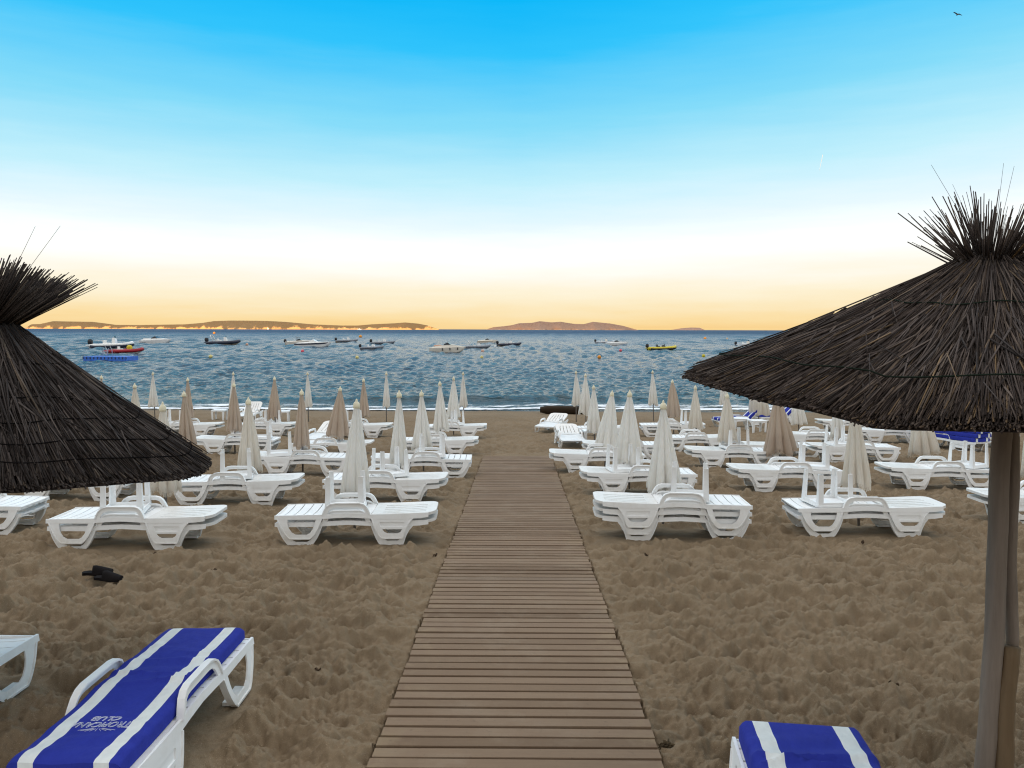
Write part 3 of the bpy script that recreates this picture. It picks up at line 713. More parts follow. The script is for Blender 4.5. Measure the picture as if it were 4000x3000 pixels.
q = lettering([('TROPICANA', .070, 0, .78, .25), ('CLUB', .062, -.058, 1.0, .25)], m1, 0, 0)
me_ = MM_FLAT
co = np.array([v.co[:] for v in me_.vertices]); top = co[co[:, 2] > .34]
out_v = []
for (a, b_, c_) in q.v:                                            # text plane -> mattress: text up = towards the head end (+x), text right = +... seen from the foot end
    lx, ly = .40 + b_, -a
    d_ = np.hypot(top[:, 0] - lx, (top[:, 1] - ly) * 1.0); kk = np.argsort(d_)[:4]; w_ = 1 / (d_[kk] + .004)
    out_v.append((lx, ly, float((top[kk, 2] * w_).sum() / w_.sum()) + .003 + c_))
q.v = out_v; obj('lettering', q.mesh('lettering', THREAD), m1)

# blue loungers near the water and the pile by the post
def blue_lounger(px, py, yaw, label, mlabel):
    p = G(px, py); z_ = gz(p.y) - .016
    lounger((p.x, p.y, z_), R(yaw), label, 'blue cushioned loungers near the water', R(44))
    tag(obj('mattress', MM_R, None, (p.x, p.y, z_), (0, 0, R(yaw))), mlabel, 'mattress', GM)
blue_lounger(2892, 1668, 8, 'white lounger with raised back carrying a blue mattress, behind the upright table', 'blue mattress bent over a raised lounger back, behind the upright table')
blue_lounger(3042, 1652, 10, 'white lounger with raised back and blue mattress, behind the wide beige parasol', 'blue mattress on a raised lounger half hidden by the wide beige parasol')
p = G(3716, 1752)
lounger((p.x, p.y, gz(p.y) - .016), R(-66), 'white lounger carrying the pile of blue mattresses under the thatched parasol', GL)
for k, nm in enumerate(('bottom', 'middle', 'top')):
    tag(obj('mattress', MM_THIN, None, (p.x + .02 * k, p.y - .02 * k - .06, gz(p.y) + .292 + .112 * k), (0, 0, R(-66 + 2 * k))), f'{nm} blue striped mattress of the pile of three behind the post', 'mattress', GM)

# ------------------------------------------------------------------ the sand sheet, levelled where furniture stands
ys = np.concatenate([[-110, -60, -30, -14, -6, -2, 0, 1.4, 2.3], 3.0 * (1.00285 ** np.arange(0, 960))])
hw = np.maximum(ys, 3.0) * .76 + .5
us = np.linspace(-1, 1, 720)
X = np.concatenate([-hw[:, None] - np.array([150, 60, 22, 9, 4, 1.5])[None], hw[:, None] * us[None], hw[:, None] + np.array([1.5, 4, 9, 22, 60, 150])[None]], 1)
Y = np.repeat(ys[:, None], X.shape[1], 1)
Z = sand_z(X, Y)
struct('sand', grid_mesh('sand', X, Y, Z, SAND))

# ------------------------------------------------------------------ closed parasols
def canopy_mesh(name, mat, seed, nf=8, bulge=1.0, amp=.2, skew=.0, rag=.03):
    r = random.Random(seed); NT, NZ = 96, 22; rings = []
    ph = [r.uniform(0, 2 * PI) for _ in range(6)]; aj = [r.uniform(.6, 1.35) for _ in range(nf)]; of = [r.uniform(-.16, .16) for _ in range(nf)]
    cx, cy = r.uniform(-.12, .12) + skew, r.uniform(-.12, .12)
    def rad(th, t):
        base = .10 + .90 * t ** bulge * (1 - .06 * t * t)
        kf = (th / (2 * PI) * nf) % nf; i0 = int(kf) % nf; fr_ = kf - int(kf)
        a_ = aj[i0] * (1 - fr_) + aj[(i0 + 1) % nf] * fr_; o_ = of[i0] * (1 - fr_) + of[(i0 + 1) % nf] * fr_
        fold = abs(math.cos((th * nf + ph[0]) / 2 + o_ * 2)) ** .65
        return base * (1 + amp * min(1, t * 4.0) * a_ * (fold - .55) * 1.5 + .05 * t * math.sin(th * 2 + ph[1]) + .03 * math.sin(9 * t + th * 3 + ph[2]) * t)
    for i in range(NZ + 1):
        t = i / NZ; ring = []
        for k_ in range(NT):
            th = 2 * PI * k_ / NT; rr_ = rad(th, t)
            z_ = 1 - t + (rag * math.sin(th * nf / 2 + ph[3]) + rag * .6 * math.sin(th * 3 + ph[4])) * t * t
            ring.append((rr_ * math.cos(th) + cx * t * .9, rr_ * math.sin(th) + cy * t * .9, z_))
        rings.append(ring)
    inner = [[(x * .86, y * .86, z + .004) for x, y, z in rg] for rg in rings[:NZ - 7:-1]]
    hem = rings[-1]
    rings2 = [[(0 + x * .3, y * .3, z + .01) for x, y, z in rings[0]]] + rings + inner
    me = MB().loft(rings2, cap=False).mesh(name, mat, True, fix=True)
    fr_ = MB(); r2 = random.Random(seed + 50)
    for k_ in range(NT * 2):
        a = Vector(hem[(k_ // 2) % NT]); b_ = Vector(hem[(k_ // 2 + 1) % NT]); p0 = a.lerp(b_, .5 * (k_ % 2)); p1 = a.lerp(b_, .5 * (k_ % 2) + .33)
        d_ = -.045 * r2.uniform(.7, 1.4); j_ = r2.uniform(-.02, .02)
        fr_.add([p0, p1, p1 + Vector((j_, j_, d_)), p0 + Vector((j_, j_, d_)), p0 * .985, p1 * .985, (p1 * .985) + Vector((j_, j_, d_)), p0 * .985 + Vector((j_, j_, d_))],
                [(0, 1, 2, 3), (7, 6, 5, 4), (0, 4, 5, 1), (1, 5, 6, 2), (2, 6, 7, 3), (3, 7, 4, 0)])
    return me, fr_.mesh('fringe', mat, False, fix=False)
CV = {'W': [], 'C': [], 'B': []}
for ti, (kk, mt) in enumerate((('W', CL_W), ('C', CL_C), ('B', CL_B))):
    for s_ in range(4): CV[kk].append(canopy_mesh('canopy', mt, ti * 17 + s_ * 3 + 1, 8, (.92, 1.05, .85, .98)[s_], (.27, .34, .24, .30)[s_], (0, .15, -.12, .05)[s_]))
CV['wide'] = [canopy_mesh('canopy', CL_C, 91, 10, .62, .16, 0, .02)]
PM = MB().lathe([(.019, 0), (.019, 1)], 10).mesh('pole', POLE_G, True)
KM = MB().lathe([(.004, .075), (.014, .06), (.016, .04), (.03, .028), (.042, .01), (.045, -.02), (.045, -.05)][::-1], 12).mesh('finial', KNOB, True)
TONE = {'W': 'white', 'C': 'cream', 'B': 'beige', 'wide': 'wide beige'}
GP = 'closed parasols on the beach'
ru = random.Random(8); UI = [0]
def parasol(tx, ty, hy, bx, by, rad, tone, wh):
    b_ = G(bx, by); t_ = D(tx, ty, b_.y + ru.uniform(-.05, .05)); base = Vector((b_.x, b_.y, gz(b_.y) - .03))
    ax = t_ - base; L_ = ax.length; q_ = ax.to_track_quat('Z', 'Y')
    o = thing('closed_parasol', f'closed {TONE[tone]} parasol {wh}', 'parasol', base, q_.to_euler(), GP)
    Lc = L_ * (hy - ty) / (by - ty) - .03; vs = CV[tone]; UI[0] += 1
    me, fr_ = vs[(UI[0] * 7 // 3) % len(vs)]; sp_ = ru.uniform(0, 2 * PI); S_ = (rad, rad, Lc)
    obj('pole', PM, o, (0, 0, 0), None, (1, 1, L_ - .05))
    cv_ = obj('canopy', me, o, (0, 0, L_ - Lc - .045), (0, 0, sp_), S_)
    if by > 1755 and tone != 'wide': obj('fringe', fr_, cv_)
    obj('finial', KM, o, (0, 0, L_ - .07))
    return o
def bh(row, col, sd): return f"behind the stack in {where(row, col, sd)}"
parasol(1393, 1559, 1900, 1385, 2058, .190, 'W', bh(1, 1, 'S'))
parasol(1559, 1525, 1785, 1563, 1925, .150, 'W', bh(2, 1, 'S'))
parasol(1646, 1525, 1735, 1655, 1842, .195, 'W', bh(3, 1, 'S'))
parasol(1718, 1488, 1665, 1721, 1766, .180, 'W', bh(4, 1, 'S'))
parasol(1772, 1470, 1625, 1772, 1703, .20, 'W', bh(5, 1, 'S'))
parasol(635, 1571, 1893, 651, 2060, .18, 'C', bh(1, 2, 'S'))
parasol(970, 1552, 1816, 972, 1935, .190, 'C', bh(2, 2, 'S'))
parasol(1178, 1520, 1725, 1183, 1843, .16, 'B', bh(3, 2, 'S'))
parasol(1329, 1509, 1688, 1324, 1767, .27, 'B', bh(4, 2, 'S') )
parasol(1420, 1476, 1620, 1420, 1700, .16, 'B', bh(5, 2, 'S'))
parasol(718, 1527, 1720, 735, 1843, .17, 'B', 'standing in the third row just beyond the dark thatched edge, sandal side')
parasol(733, 1474, 1622, 741, 1701, .15, 'B', bh(5, 4, 'S'))
parasol(526, 1497, 1660, 530, 1768, .16, 'C', 'half hidden by the thatch, next to the lone white one, sandal side')
parasol(913, 1493, 1669, 918, 1767, .165, 'B', bh(4, 3, 'S'))
parasol(1072, 1470, 1626, 1076, 1703, .20, 'B', bh(5, 3, 'S'))
parasol(396, 1465, 1640, 398, 1700, .15, 'B', 'peeking over the thatch beneath the white inflatable boat')
for i_, (tx, hy, hx) in enumerate(((1809, 1584, 1812), (1509, 1585, 1509), (1201, 1585, 1205), (911, 1584, 911), (597, 1583, 606), (307, 1583, 310))):
    parasol(tx, 1452, hy, hx, 1649, (.15, .14, .14, .15, .16, .15)[i_], 'W', f'at the water\'s edge row, {ORD[i_ + 1]} from boardwalk, sandal side')
parasol(2591, 1564, 1888, 2590, 2052, .225, 'W', bh(1, 1, 'P'))
parasol(2460, 1524, 1783, 2458, 1905, .235, 'W', bh(2, 1, 'P'))
parasol(2392, 1526, 1737, 2362, 1825, .235, 'W', bh(3, 1, 'P'))
parasol(2319, 1503, 1677, 2323, 1745, .195, 'W', bh(4, 1, 'P'))
parasol(2287, 1459, 1612, 2289, 1667, .24, 'W', 'whose pole stands before the dark log')
parasol(2250, 1447, 1579, 2251, 1649, .18, 'W', 'at the water\'s edge row, nearest the log')
parasol(2549, 1446, 1576, 2553, 1649, .18, 'W', 'at the water\'s edge row, second from boardwalk, post side')
parasol(2626, 1482, 1622, 2632, 1695, .24, 'B', 'with tattered hem, fifth row between white ones, post side')
parasol(2716, 1504, 1669, 2721, 1742, .19, 'C', bh(5, 1, 'P'))
parasol(2840, 1534, 1705, 2853, 1818, .20, 'C', bh(4, 2, 'P'))
parasol(3035, 1520, 1750, 3049, 1830, .29, 'B', bh(3, 2, 'P'))
parasol(3338, 1548, 1875, 3355, 2050, .17, 'C', bh(1, 2, 'P'))
parasol(3266, 1520, 1693, 3275, 1772, .16, 'W', bh(3, 3, 'P'))
parasol(3105, 1490, 1650, 3122, 1690, .24, 'W', bh(5, 2, 'P'))
parasol(2955, 1462, 1616, 2966, 1668, .36, 'wide', 'beside the blue mattress loungers')
parasol(2826, 1450, 1577, 2830, 1649, .16, 'W', 'at the water\'s edge row, tucked under the thatch tip')
parasol(3588, 1540, 1752, 3621, 1802, .30, 'C', 'between the pile of blue mattresses and the third row, post side')
parasol(4022, 1560, 1838, 4030, 1915, .15, 'C', 'just beyond the wooden post at the picture edge')

# ------------------------------------------------------------------ thatched parasols
def sticks(P0, P1, r0, r1, mat, name):
    """many thin three-sided reeds in one mesh"""
    P0, P1 = np.asarray(P0, float), np.asarray(P1, float); n_ = len(P0)
    t = P1 - P0; t /= np.linalg.norm(t, axis=1)[:, None] + 1e-9
    ref = np.where(np.abs(t[:, 2:3]) > .9, [[1., 0, 0]], [[0, 0, 1.]]); u = np.cross(t, ref); u /= np.linalg.norm(u, axis=1)[:, None]; w = np.cross(t, u)
    ph = rng.uniform(0, 2 * PI, n_); V = np.zeros((n_, 6, 3))
    for k in range(3):
        a = ph + 2 * PI * k / 3; d_ = u * np.cos(a)[:, None] + w * np.sin(a)[:, None]
        V[:, k] = P0 + d_ * np.asarray(r0)[:, None]; V[:, 3 + k] = P1 + d_ * np.asarray(r1)[:, None]
    q = np.array([[0, 1, 4, 3], [1, 2, 5, 4], [2, 0, 3, 5]]); tcap = np.array([[2, 1, 0], [3, 4, 5]])
    base = (np.arange(n_) * 6)[:, None, None]
    li = np.concatenate([(q[None] + base).reshape(n_, -1), (tcap[None] + base).reshape(n_, -1)], 1).ravel().astype(np.int32)
    tot = np.tile([4, 4, 4, 3, 3], n_).astype(np.int32); stt = np.concatenate([[0], np.cumsum(tot)[:-1]]).astype(np.int32)
    me = bpy.data.meshes.new(name); me.vertices.add(n_ * 6); me.vertices.foreach_set('co', V.reshape(-1).astype(np.float32))
    me.loops.add(len(li)); me.loops.foreach_set('vertex_index', li); me.polygons.add(len(tot)); me.polygons.foreach_set('loop_start', stt); me.polygons.foreach_set('loop_total', tot)
    me.update(calc_edges=True); me.materials.append(mat); return me
def thatched(name, label, C, Rr, rim_z, apex, neck, sag, mat, nst, rad, tuft, rings, ang0, seed, rim_r=.022, nstray=4, wmat=None, cusp=0):
    """C: centre (x, y); rim_z(dx, dy): height of the rim plane; apex: neck point"""
    r = np.random.default_rng(seed); C = np.array(C); A = np.array(apex)
    o = thing(name, label, 'thatched parasol', (C[0], C[1], gz(C[1])), (0, 0, 0), 'thatched parasols framing the view')
    org = np.array([C[0], C[1], gz(C[1])])
    def pt(th, u, lift=0.):
        th, u = np.asarray(th, float), np.asarray(u, float)
        dth = np.abs((th - ang0 + PI) % (2 * PI) - PI); Rq = Rr * (1 + cusp * (np.exp(-dth / .24) - .55))
        rimx, rimy = Rq * np.cos(th), Rq * np.sin(th)
        rp = np.stack([C[0] + rimx, C[1] + rimy, rim_z(rimx, rimy)], -1)
        npz = np.stack([A[0] + neck * np.cos(th), A[1] + neck * np.sin(th), np.full_like(th, A[2])], -1)
        p = npz * (1 - u)[:, None] + rp * u[:, None]
        p[:, 2] += -sag * np.sin(np.clip(u, 0, 1) * PI) ** 1.0 + lift
        return p - org
    # cone shell added under the reeds to block light
    th = np.linspace(0, 2 * PI, 97); uu = np.linspace(0, 1, 12)
    TH, U = np.meshgrid(th, uu); q = pt(TH.ravel(), U.ravel() * .985, -.035).reshape(12, 97, 3)
    P0, P1, r0, r1 = [], [], [], []
    def lay(k, ua, ub, lift, jit, rr_, rim_j=.0):
        t0 = r.uniform(0, 2 * PI, k); t1 = t0 + r.normal(0, jit, k)
        a, b_ = r.uniform(*ua, k), r.uniform(*ub, k)
        m_ = 6; prev = pt(t0, a, lift) + r.normal(0, .006, (k, 3))
        lf = r.uniform(0, lift if lift > 0 else .01, k)
        for s_ in range(1, 3):
            f_ = s_ / 2; cur = pt(t0 + (t1 - t0) * f_, a + (b_ - a) * f_, 0.) + r.normal(0, .006, (k, 3)); cur[:, 2] += lf
            P0.append(prev.copy()); P1.append(cur.copy()); rs_ = r.uniform(rr_[0], rr_[1], k); r0.append(rs_); r1.append(rs_ * (.95 if s_ < 2 else .75)); prev = cur
    lay(int(nst * .30), (.55, .75), (.95, 1.005), .012, .035, rad)
    lay(int(nst * .25), (.30, .55), (.80, 1.0), .022, .04, rad)
    lay(int(nst * .25), (.05, .3), (.55, 1.0), .034, .05, rad)
    lay(int(nst * .14), (-.02, .10), (.30, .75), .045, .09, rad)
    lay(int(nst * .05), (.0, .6), (.7, 1.01), .055, .16, rad)
    P0, P1 = np.concatenate(P0), np.concatenate(P1); r0, r1 = np.concatenate(r0), np.concatenate(r1)
    # loose stems lying across the thatch
    k = int(nst * .006); t0 = r.uniform(0, 2 * PI, k); a = r.uniform(.1, .85, k); pa = pt(t0, a, .055); pb = pt(t0 + r.normal(0, .22, k), np.clip(a + r.uniform(.12, .34, k), 0, 1.05), .065)
    P0 = np.concatenate([P0, pa]); P1 = np.concatenate([P1, pb]); r0 = np.concatenate([r0, np.full(k, rad[0])]); r1 = np.concatenate([r1, np.full(k, rad[0] * .6)])
    # rim thickness: short hanging ends
    k = int(nst * .32); t0 = r.uniform(0, 2 * PI, k); pa = pt(t0, r.uniform(.90, .98, k), -.02); pb = pt(t0 + r.normal(0, .012, k), r.uniform(.975, 1.008, k), 0); pb[:, 2] -= r.uniform(.0, rim_r, k)
    P0 = np.concatenate([P0, pa]); P1 = np.concatenate([P1, pb]); r0 = np.concatenate([r0, r.uniform(*rad, k)]); r1 = np.concatenate([r1, r.uniform(*rad, k)])
    obj('thatch', sticks(P0, P1, r0, r1, mat, 'thatch'), o)
    um = grid_mesh('light_block_shell', q[..., 0], q[..., 1], q[..., 2], mat); obj('light_block_shell', um, o)
    # tuft
    k = tuft['n']; az = r.uniform(0, 2 * PI, k); spread = r.uniform(*tuft['ang'], k); ln = tuft['len'] * r.uniform(.55, 1.0, k) ** .6
    nb = neck * .85 * np.sqrt(r.random(k)); b0 = np.stack([A[0] + nb * np.cos(az), A[1] + nb * np.sin(az), np.full(k, A[2] - .05)], -1) - org
    cc = (np.floor(az / (2 * PI) * 10) + .5) * 2 * PI / 10; az2 = cc + .55 * (az - cc) + r.normal(0, .10, k); d_ = np.stack([np.sin(spread) * np.cos(az2), np.sin(spread) * np.sin(az2), np.cos(spread)], -1) + np.array(tuft['lean'])[None]
    clump = np.floor(az / (2 * PI) * 11); ln *= (.55 + .5 * np.random.default_rng(seed + 1).random(12)[clump.astype(int)]) * (.72 + .28 * np.clip(spread / .9, 0, 1))
    d_ /= np.linalg.norm(d_, axis=1)[:, None]
    if tuft.get('sweep'): ln = ln * (.50 + .55 * np.clip(d_[:, 0], 0, 1))
    e0 = b0 + d_ * ln[:, None]
    k2 = nstray; az = r.uniform(-.5, 3.6, k2); sp_ = r.uniform(.1, .8, k2); d2 = np.stack([np.sin(sp_) * np.cos(az), np.sin(sp_) * np.sin(az), np.cos(sp_)], -1) + np.array(tuft['lean'])[None] * .4
    d2 /= np.linalg.norm(d2, axis=1)[:, None]
    b2_ = np.repeat((A - org)[None], k2, 0); e2 = b2_ + d2 * (min(.62, tuft['len']) * r.uniform(.95, 1.25, k2))[:, None]
    P0, P1 = np.concatenate([b0, b2_]), np.concatenate([e0, e2]); rr_ = np.concatenate([r.uniform(rad[0] * .9, rad[1] * 1.15, k), np.full(k2, rad[0] * .55)])
    obj('tuft', sticks(P0, P1, rr_, rr_ * .55, mat, 'tuft'), o)
    for (u_, wv, lf) in rings:
        th = np.linspace(0, 2 * PI, 121); uw = u_ + wv * (1.3 * np.sin(th * 2 + seed * u_ * 3) + np.sin(th * 3 + seed) + .6 * np.sin(th * 7 + 1) + .4 * np.sin(th * 13))
        pth = pt(th, uw, lf); obj('wire', MB().tube(pth, .0036, 5).mesh('wire', wmat or WIRE, True), o)
    pth = pt(np.linspace(0, 2 * PI, 49), np.full(49, .0), .012); obj('neck_wire', MB().tube(pth, .006, 5).mesh('neck_wire', WIRE, True), o)
    return o, org
def rim_px(C, Rr, obs, plane):
    T_, Z_ = [], []
    for px, py in obs:
        d_ = ray(px, py); h = math.hypot(d_.x, d_.y); ux, uy = d_.x / h, d_.y / h
        bq = C[0] * ux + C[1] * uy; disc = Rr * Rr - (C[0] ** 2 + C[1] ** 2 - bq * bq)
        s_ = bq - math.sqrt(max(disc, 0)) if disc > 0 else bq
        T_.append(math.atan2(uy * s_ - C[1], ux * s_ - C[0])); Z_.append(CZ + d_.z / h * s_)
    T_ = np.unwrap(np.array(T_)); Z_ = np.array(Z_); k_ = np.argsort(T_); T_, Z_ = T_[k_], Z_[k_]; mid = (T_[0] + T_[-1]) / 2
    off = Z_ - plane(Rr * np.cos(T_), Rr * np.sin(T_))
    Tq = np.concatenate([[T_[0] - .7], T_, [T_[-1] + .7]]); oq = np.concatenate([[0], off, [0]])
    def fn(x, y):
        th = np.arctan2(y, x); th = (th - mid + PI) % (2 * PI) - PI + mid
        return plane(x, y) + np.interp(th, Tq, oq) * np.hypot(x, y) / Rr
    return fn
def ang(px): d_ = ray(px, 1400); return math.atan2(d_.x, d_.y)
# right hand parasol
d = 3.8; cR = D(3915, 1400, d); Rr = math.hypot(cR.x, cR.y) * math.sin(ang(3915) - ang(2712))
tip = D(2700, 1482, 1.09 * d); nearp = D(3935, 1672, .672 * d)
CRx, CRy = cR.x, cR.y
def plane_fit(C, T, N, u):
    u = np.array(u) / np.linalg.norm(u); a = (T[0] - C[0]) * u[0] + (T[1] - C[1]) * u[1]; b_ = (N[0] - C[0]) * u[0] + (N[1] - C[1]) * u[1]
    g_ = (T[2] - N[2]) / (a - b_); z0 = T[2] - g_ * a; return lambda x, y: z0 + g_ * (x * u[0] + y * u[1])
rz = plane_fit((CRx, CRy), tip, nearp, (-CRx, -CRy))
rz = rim_px((CRx, CRy), Rr, [(2716, 1474), (2820, 1516), (2966, 1562), (3076, 1578), (3220, 1614), (3285, 1632), (3300, 1652), (3435, 1664), (3616, 1668), (3800, 1671), (4000, 1674)], rz)
apR = D(3872, 1036, d)
tR, orgR = thatched('thatched_parasol', 'brown reed parasol on a wooden post, spiky tuft on top, pale loose stems', (CRx, CRy), Rr, rz, apR, .095, .035, TH_R, 14000, (.0026, .0052),
    dict(n=330, ang=(.10, 1.15), len=.48, lean=(.16, 0, 0)), [(.34, .012, .055), (.84, .014, .055)], math.atan2(tip.y - CRy, tip.x - CRx), 31, cusp=.085)
# its post: top inside the canopy, foot in the sand, a short stake strapped alongside
pt_ = D(3932, 1400, d); pb_ = D(3850, 3000, d - .06); ax = (pb_ - pt_); kz = (gz(d) - .1 - pt_.z) / ax.z; foot = pt_ + ax * kz
def rough_pole(p0, p1, r0, r1, seed, n_=14, rows=26):
    r = random.Random(seed); rings = []; p0, p1 = Vector(p0), Vector(p1); t = (p1 - p0).normalized(); u = t.cross(Vector((0, 1, 0))).normalized(); w = u.cross(t)
    ph = [r.uniform(0, 7) for _ in range(4)]
    for i in range(rows):
        f_ = i / (rows - 1); rd = r0 + (r1 - r0) * f_
        rings.append([p0.lerp(p1, f_) + (u * math.cos(a) + w * math.sin(a)) * rd * (1 + .05 * math.sin(3 * a + ph[0] + f_ * 2) + .035 * math.sin(5 * f_ * 6 + ph[1] + a) + .02 * r.uniform(-1, 1)) + u * .006 * math.sin(f_ * 9 + ph[2]) for a in [2 * PI * k / n_ for k in range(n_)]])
    return MB().loft(rings).mesh('post', POST if seed < 50 else STAKE, True)
O_ = Vector(orgR)
obj('post', rough_pole(pt_ - O_, foot - O_, .043, .046, 3), tR)
s_top = D(3944, 2525, d - .05); s_bot = D(3916, 3000, d - .09); ax = s_bot - s_top; kz = (gz(d) - .1 - s_top.z) / ax.z
obj('stake', rough_pole(s_top - O_, s_top + ax * kz - O_, .042, .042, 60, 12, 16), tR)
sb = D(3954, 1600, d + .005); se = D(3950, 2545, d - .015)
obj('batten', rough_pole(sb - O_, se - O_, .029, .029, 5, 10, 18), tR)
# left hand parasol
phi = ang(-62); Dd = 5.9; CLx, CLy = Dd * math.sin(phi), Dd * math.cos(phi); Rl = Dd * math.sin(ang(812) - phi)
tipL = D(826, 1826, 5.42); nearL = D(60, 1905, Dd - Rl * 1.0 and (Dd - Rl) * math.cos(phi))
rzL = plane_fit((CLx, CLy), tipL, nearL, (.6, .8))
rzL = rim_px((CLx, CLy), Rl, [(820, 1806), (800, 1832), (746, 1856), (678, 1864), (565, 1870), (452, 1880), (316, 1890), (203, 1900), (77, 1910), (0, 1912)], rzL)
apL = D(-48, 1268, CLy)
tL, orgL = thatched('thatched_parasol', 'dark steep reed parasol with several wire rings, tuft swept sideways, sandal side', (CLx, CLy), Rl, rzL, apL, .10, .03, TH_L, 10500, (.0038, .0072),
    dict(n=760, ang=(.05, .72), len=.90, lean=(.82, 0, .0), sweep=True), [(.30, .012, .05), (.50, .014, .05), (.66, .014, .05), (.80, .016, .05), (.90, .012, .05)], 0, 47, .022, 2, plain('black_wire', (.008, .007, .007), 1, .1, 6, 0, 0, 80, 0))
ft = Vector((CLx - .16, CLy, gz(CLy) - .1)); obj('post', rough_pole(Vector((CLx, CLy, apL.z - .1)) - Vector(orgL), ft - Vector(orgL), .055, .06, 7), tL)

# ------------------------------------------------------------------ boats
def paint(name, c, rough=.3): return MATS.get(name) or plain(name, c, rough, .06, 1.5)
BM_ = dict(white=paint('white_gelcoat', (.80, .79, .76)), cream=paint('cream_gelcoat', (.76, .70, .60)), grey=paint('grey_tube', (.24, .26, .29), .55), light=paint('light_grey_tube', (.48, .50, .52), .55), dark=paint('navy_tube', (.03, .035, .06), .45),
    black=paint('black_cowl', (.012, .012, .016), .35), red=paint('red_tube', (.36, .012, .02), .5), yellow=paint('yellow_tube', (.62, .50, .02), .5), orange=paint('orange_vinyl', (.80, .30, .02), .5), glass=paint('dark_glass', (.02, .03, .04), .1),
    tan=paint('tan_hull', (.50, .42, .30), .5), blue=paint('blue_vinyl', (.03, .16, .55), .5), pink=paint('pink_vinyl', (.75, .10, .13), .5), salmon=paint('salmon_vinyl', (.62, .36, .25), .6), lemon=paint('lemon_vinyl', (.72, .60, .22), .5), steel=paint('steel_tube', (.5, .5, .5), .3))
GB = 'boats moored in the bay'
def hull_rings(L, B, sheer0, sheer1, draft=.25, flare=1.0):
    rings = []
    for i in range(13):
        f_ = i / 12; x = -L / 2 + L * f_
        w_ = B / 2 * (1 - max(0, (f_ - .45) / .55) ** 2.2) * (.92 + .08 * min(1, f_ * 4)); w_ = max(w_, .015)
        sh_ = sheer0 + (sheer1 - sheer0) * f_ ** 1.7; rise = max(0, (f_ - .72) / .28) ** 2 * (sheer1 * .8 + draft)
        kz_ = -draft + rise; cz_ = -draft * .15 + rise * .85 + .03; cz_ = min(cz_, sh_ - .05); kz_ = min(kz_, cz_ - .01)
        xo = x + (.0 if f_ < .8 else 0)
        rings.append([(xo, 0, kz_), (xo, w_ * .82, cz_), (xo, w_ * .94, (cz_ + sh_) / 2), (xo, w_, sh_), (xo, w_ * .93, sh_ + .015), (xo, -w_ * .93, sh_ + .015), (xo, -w_, sh_), (xo, -w_ * .94, (cz_ + sh_) / 2), (xo, -w_ * .82, cz_)])
    return rings
def outboard(t, x, z, col, s_=1.0):
    q = MB(); q.loft([[(x + a * s_, b_ * s_, z + h * s_) for a, b_ in ((-.30 * k, -.2 * k), (.22 * k, -.2 * k), (.28 * k, 0), (.22 * k, .2 * k), (-.30 * k, .2 * k), (-.36 * k, 0))] for h, k in ((-.05, .7), (.05, 1), (.35, 1.05), (.55, .95), (.66, .6))])
    q.box((x - .02 * s_, 0, z - .35 * s_), (.2 * s_, .14 * s_, .7 * s_)); obj('outboard_motor', q.mesh('outboard_motor', BM_[col], 'auto'), t)
def console(t, x, z, h, col='white', wid=.8, screen=True):
    q = MB(); q.loft([[(x + a, b_, z + hh_) for a, b_ in ((-.35 * k + sh_, -wid / 2 * k), (.35 * k + sh_, -wid / 2 * k), (.35 * k + sh_, wid / 2 * k), (-.35 * k + sh_, wid / 2 * k))] for hh_, k, sh_ in ((0, 1, 0), (h * .7, .85, -.03), (h, .62, -.10))])
    c_ = obj('console', q.mesh('console', BM_[col], 'auto'), t)
    if screen:
        q = MB(); q.box((x + .1, 0, z + h + .12), (.03, wid * .6, .34), (0, R(-22), 0)); obj('windscreen', q.mesh('windscreen', BM_['glass']), c_)
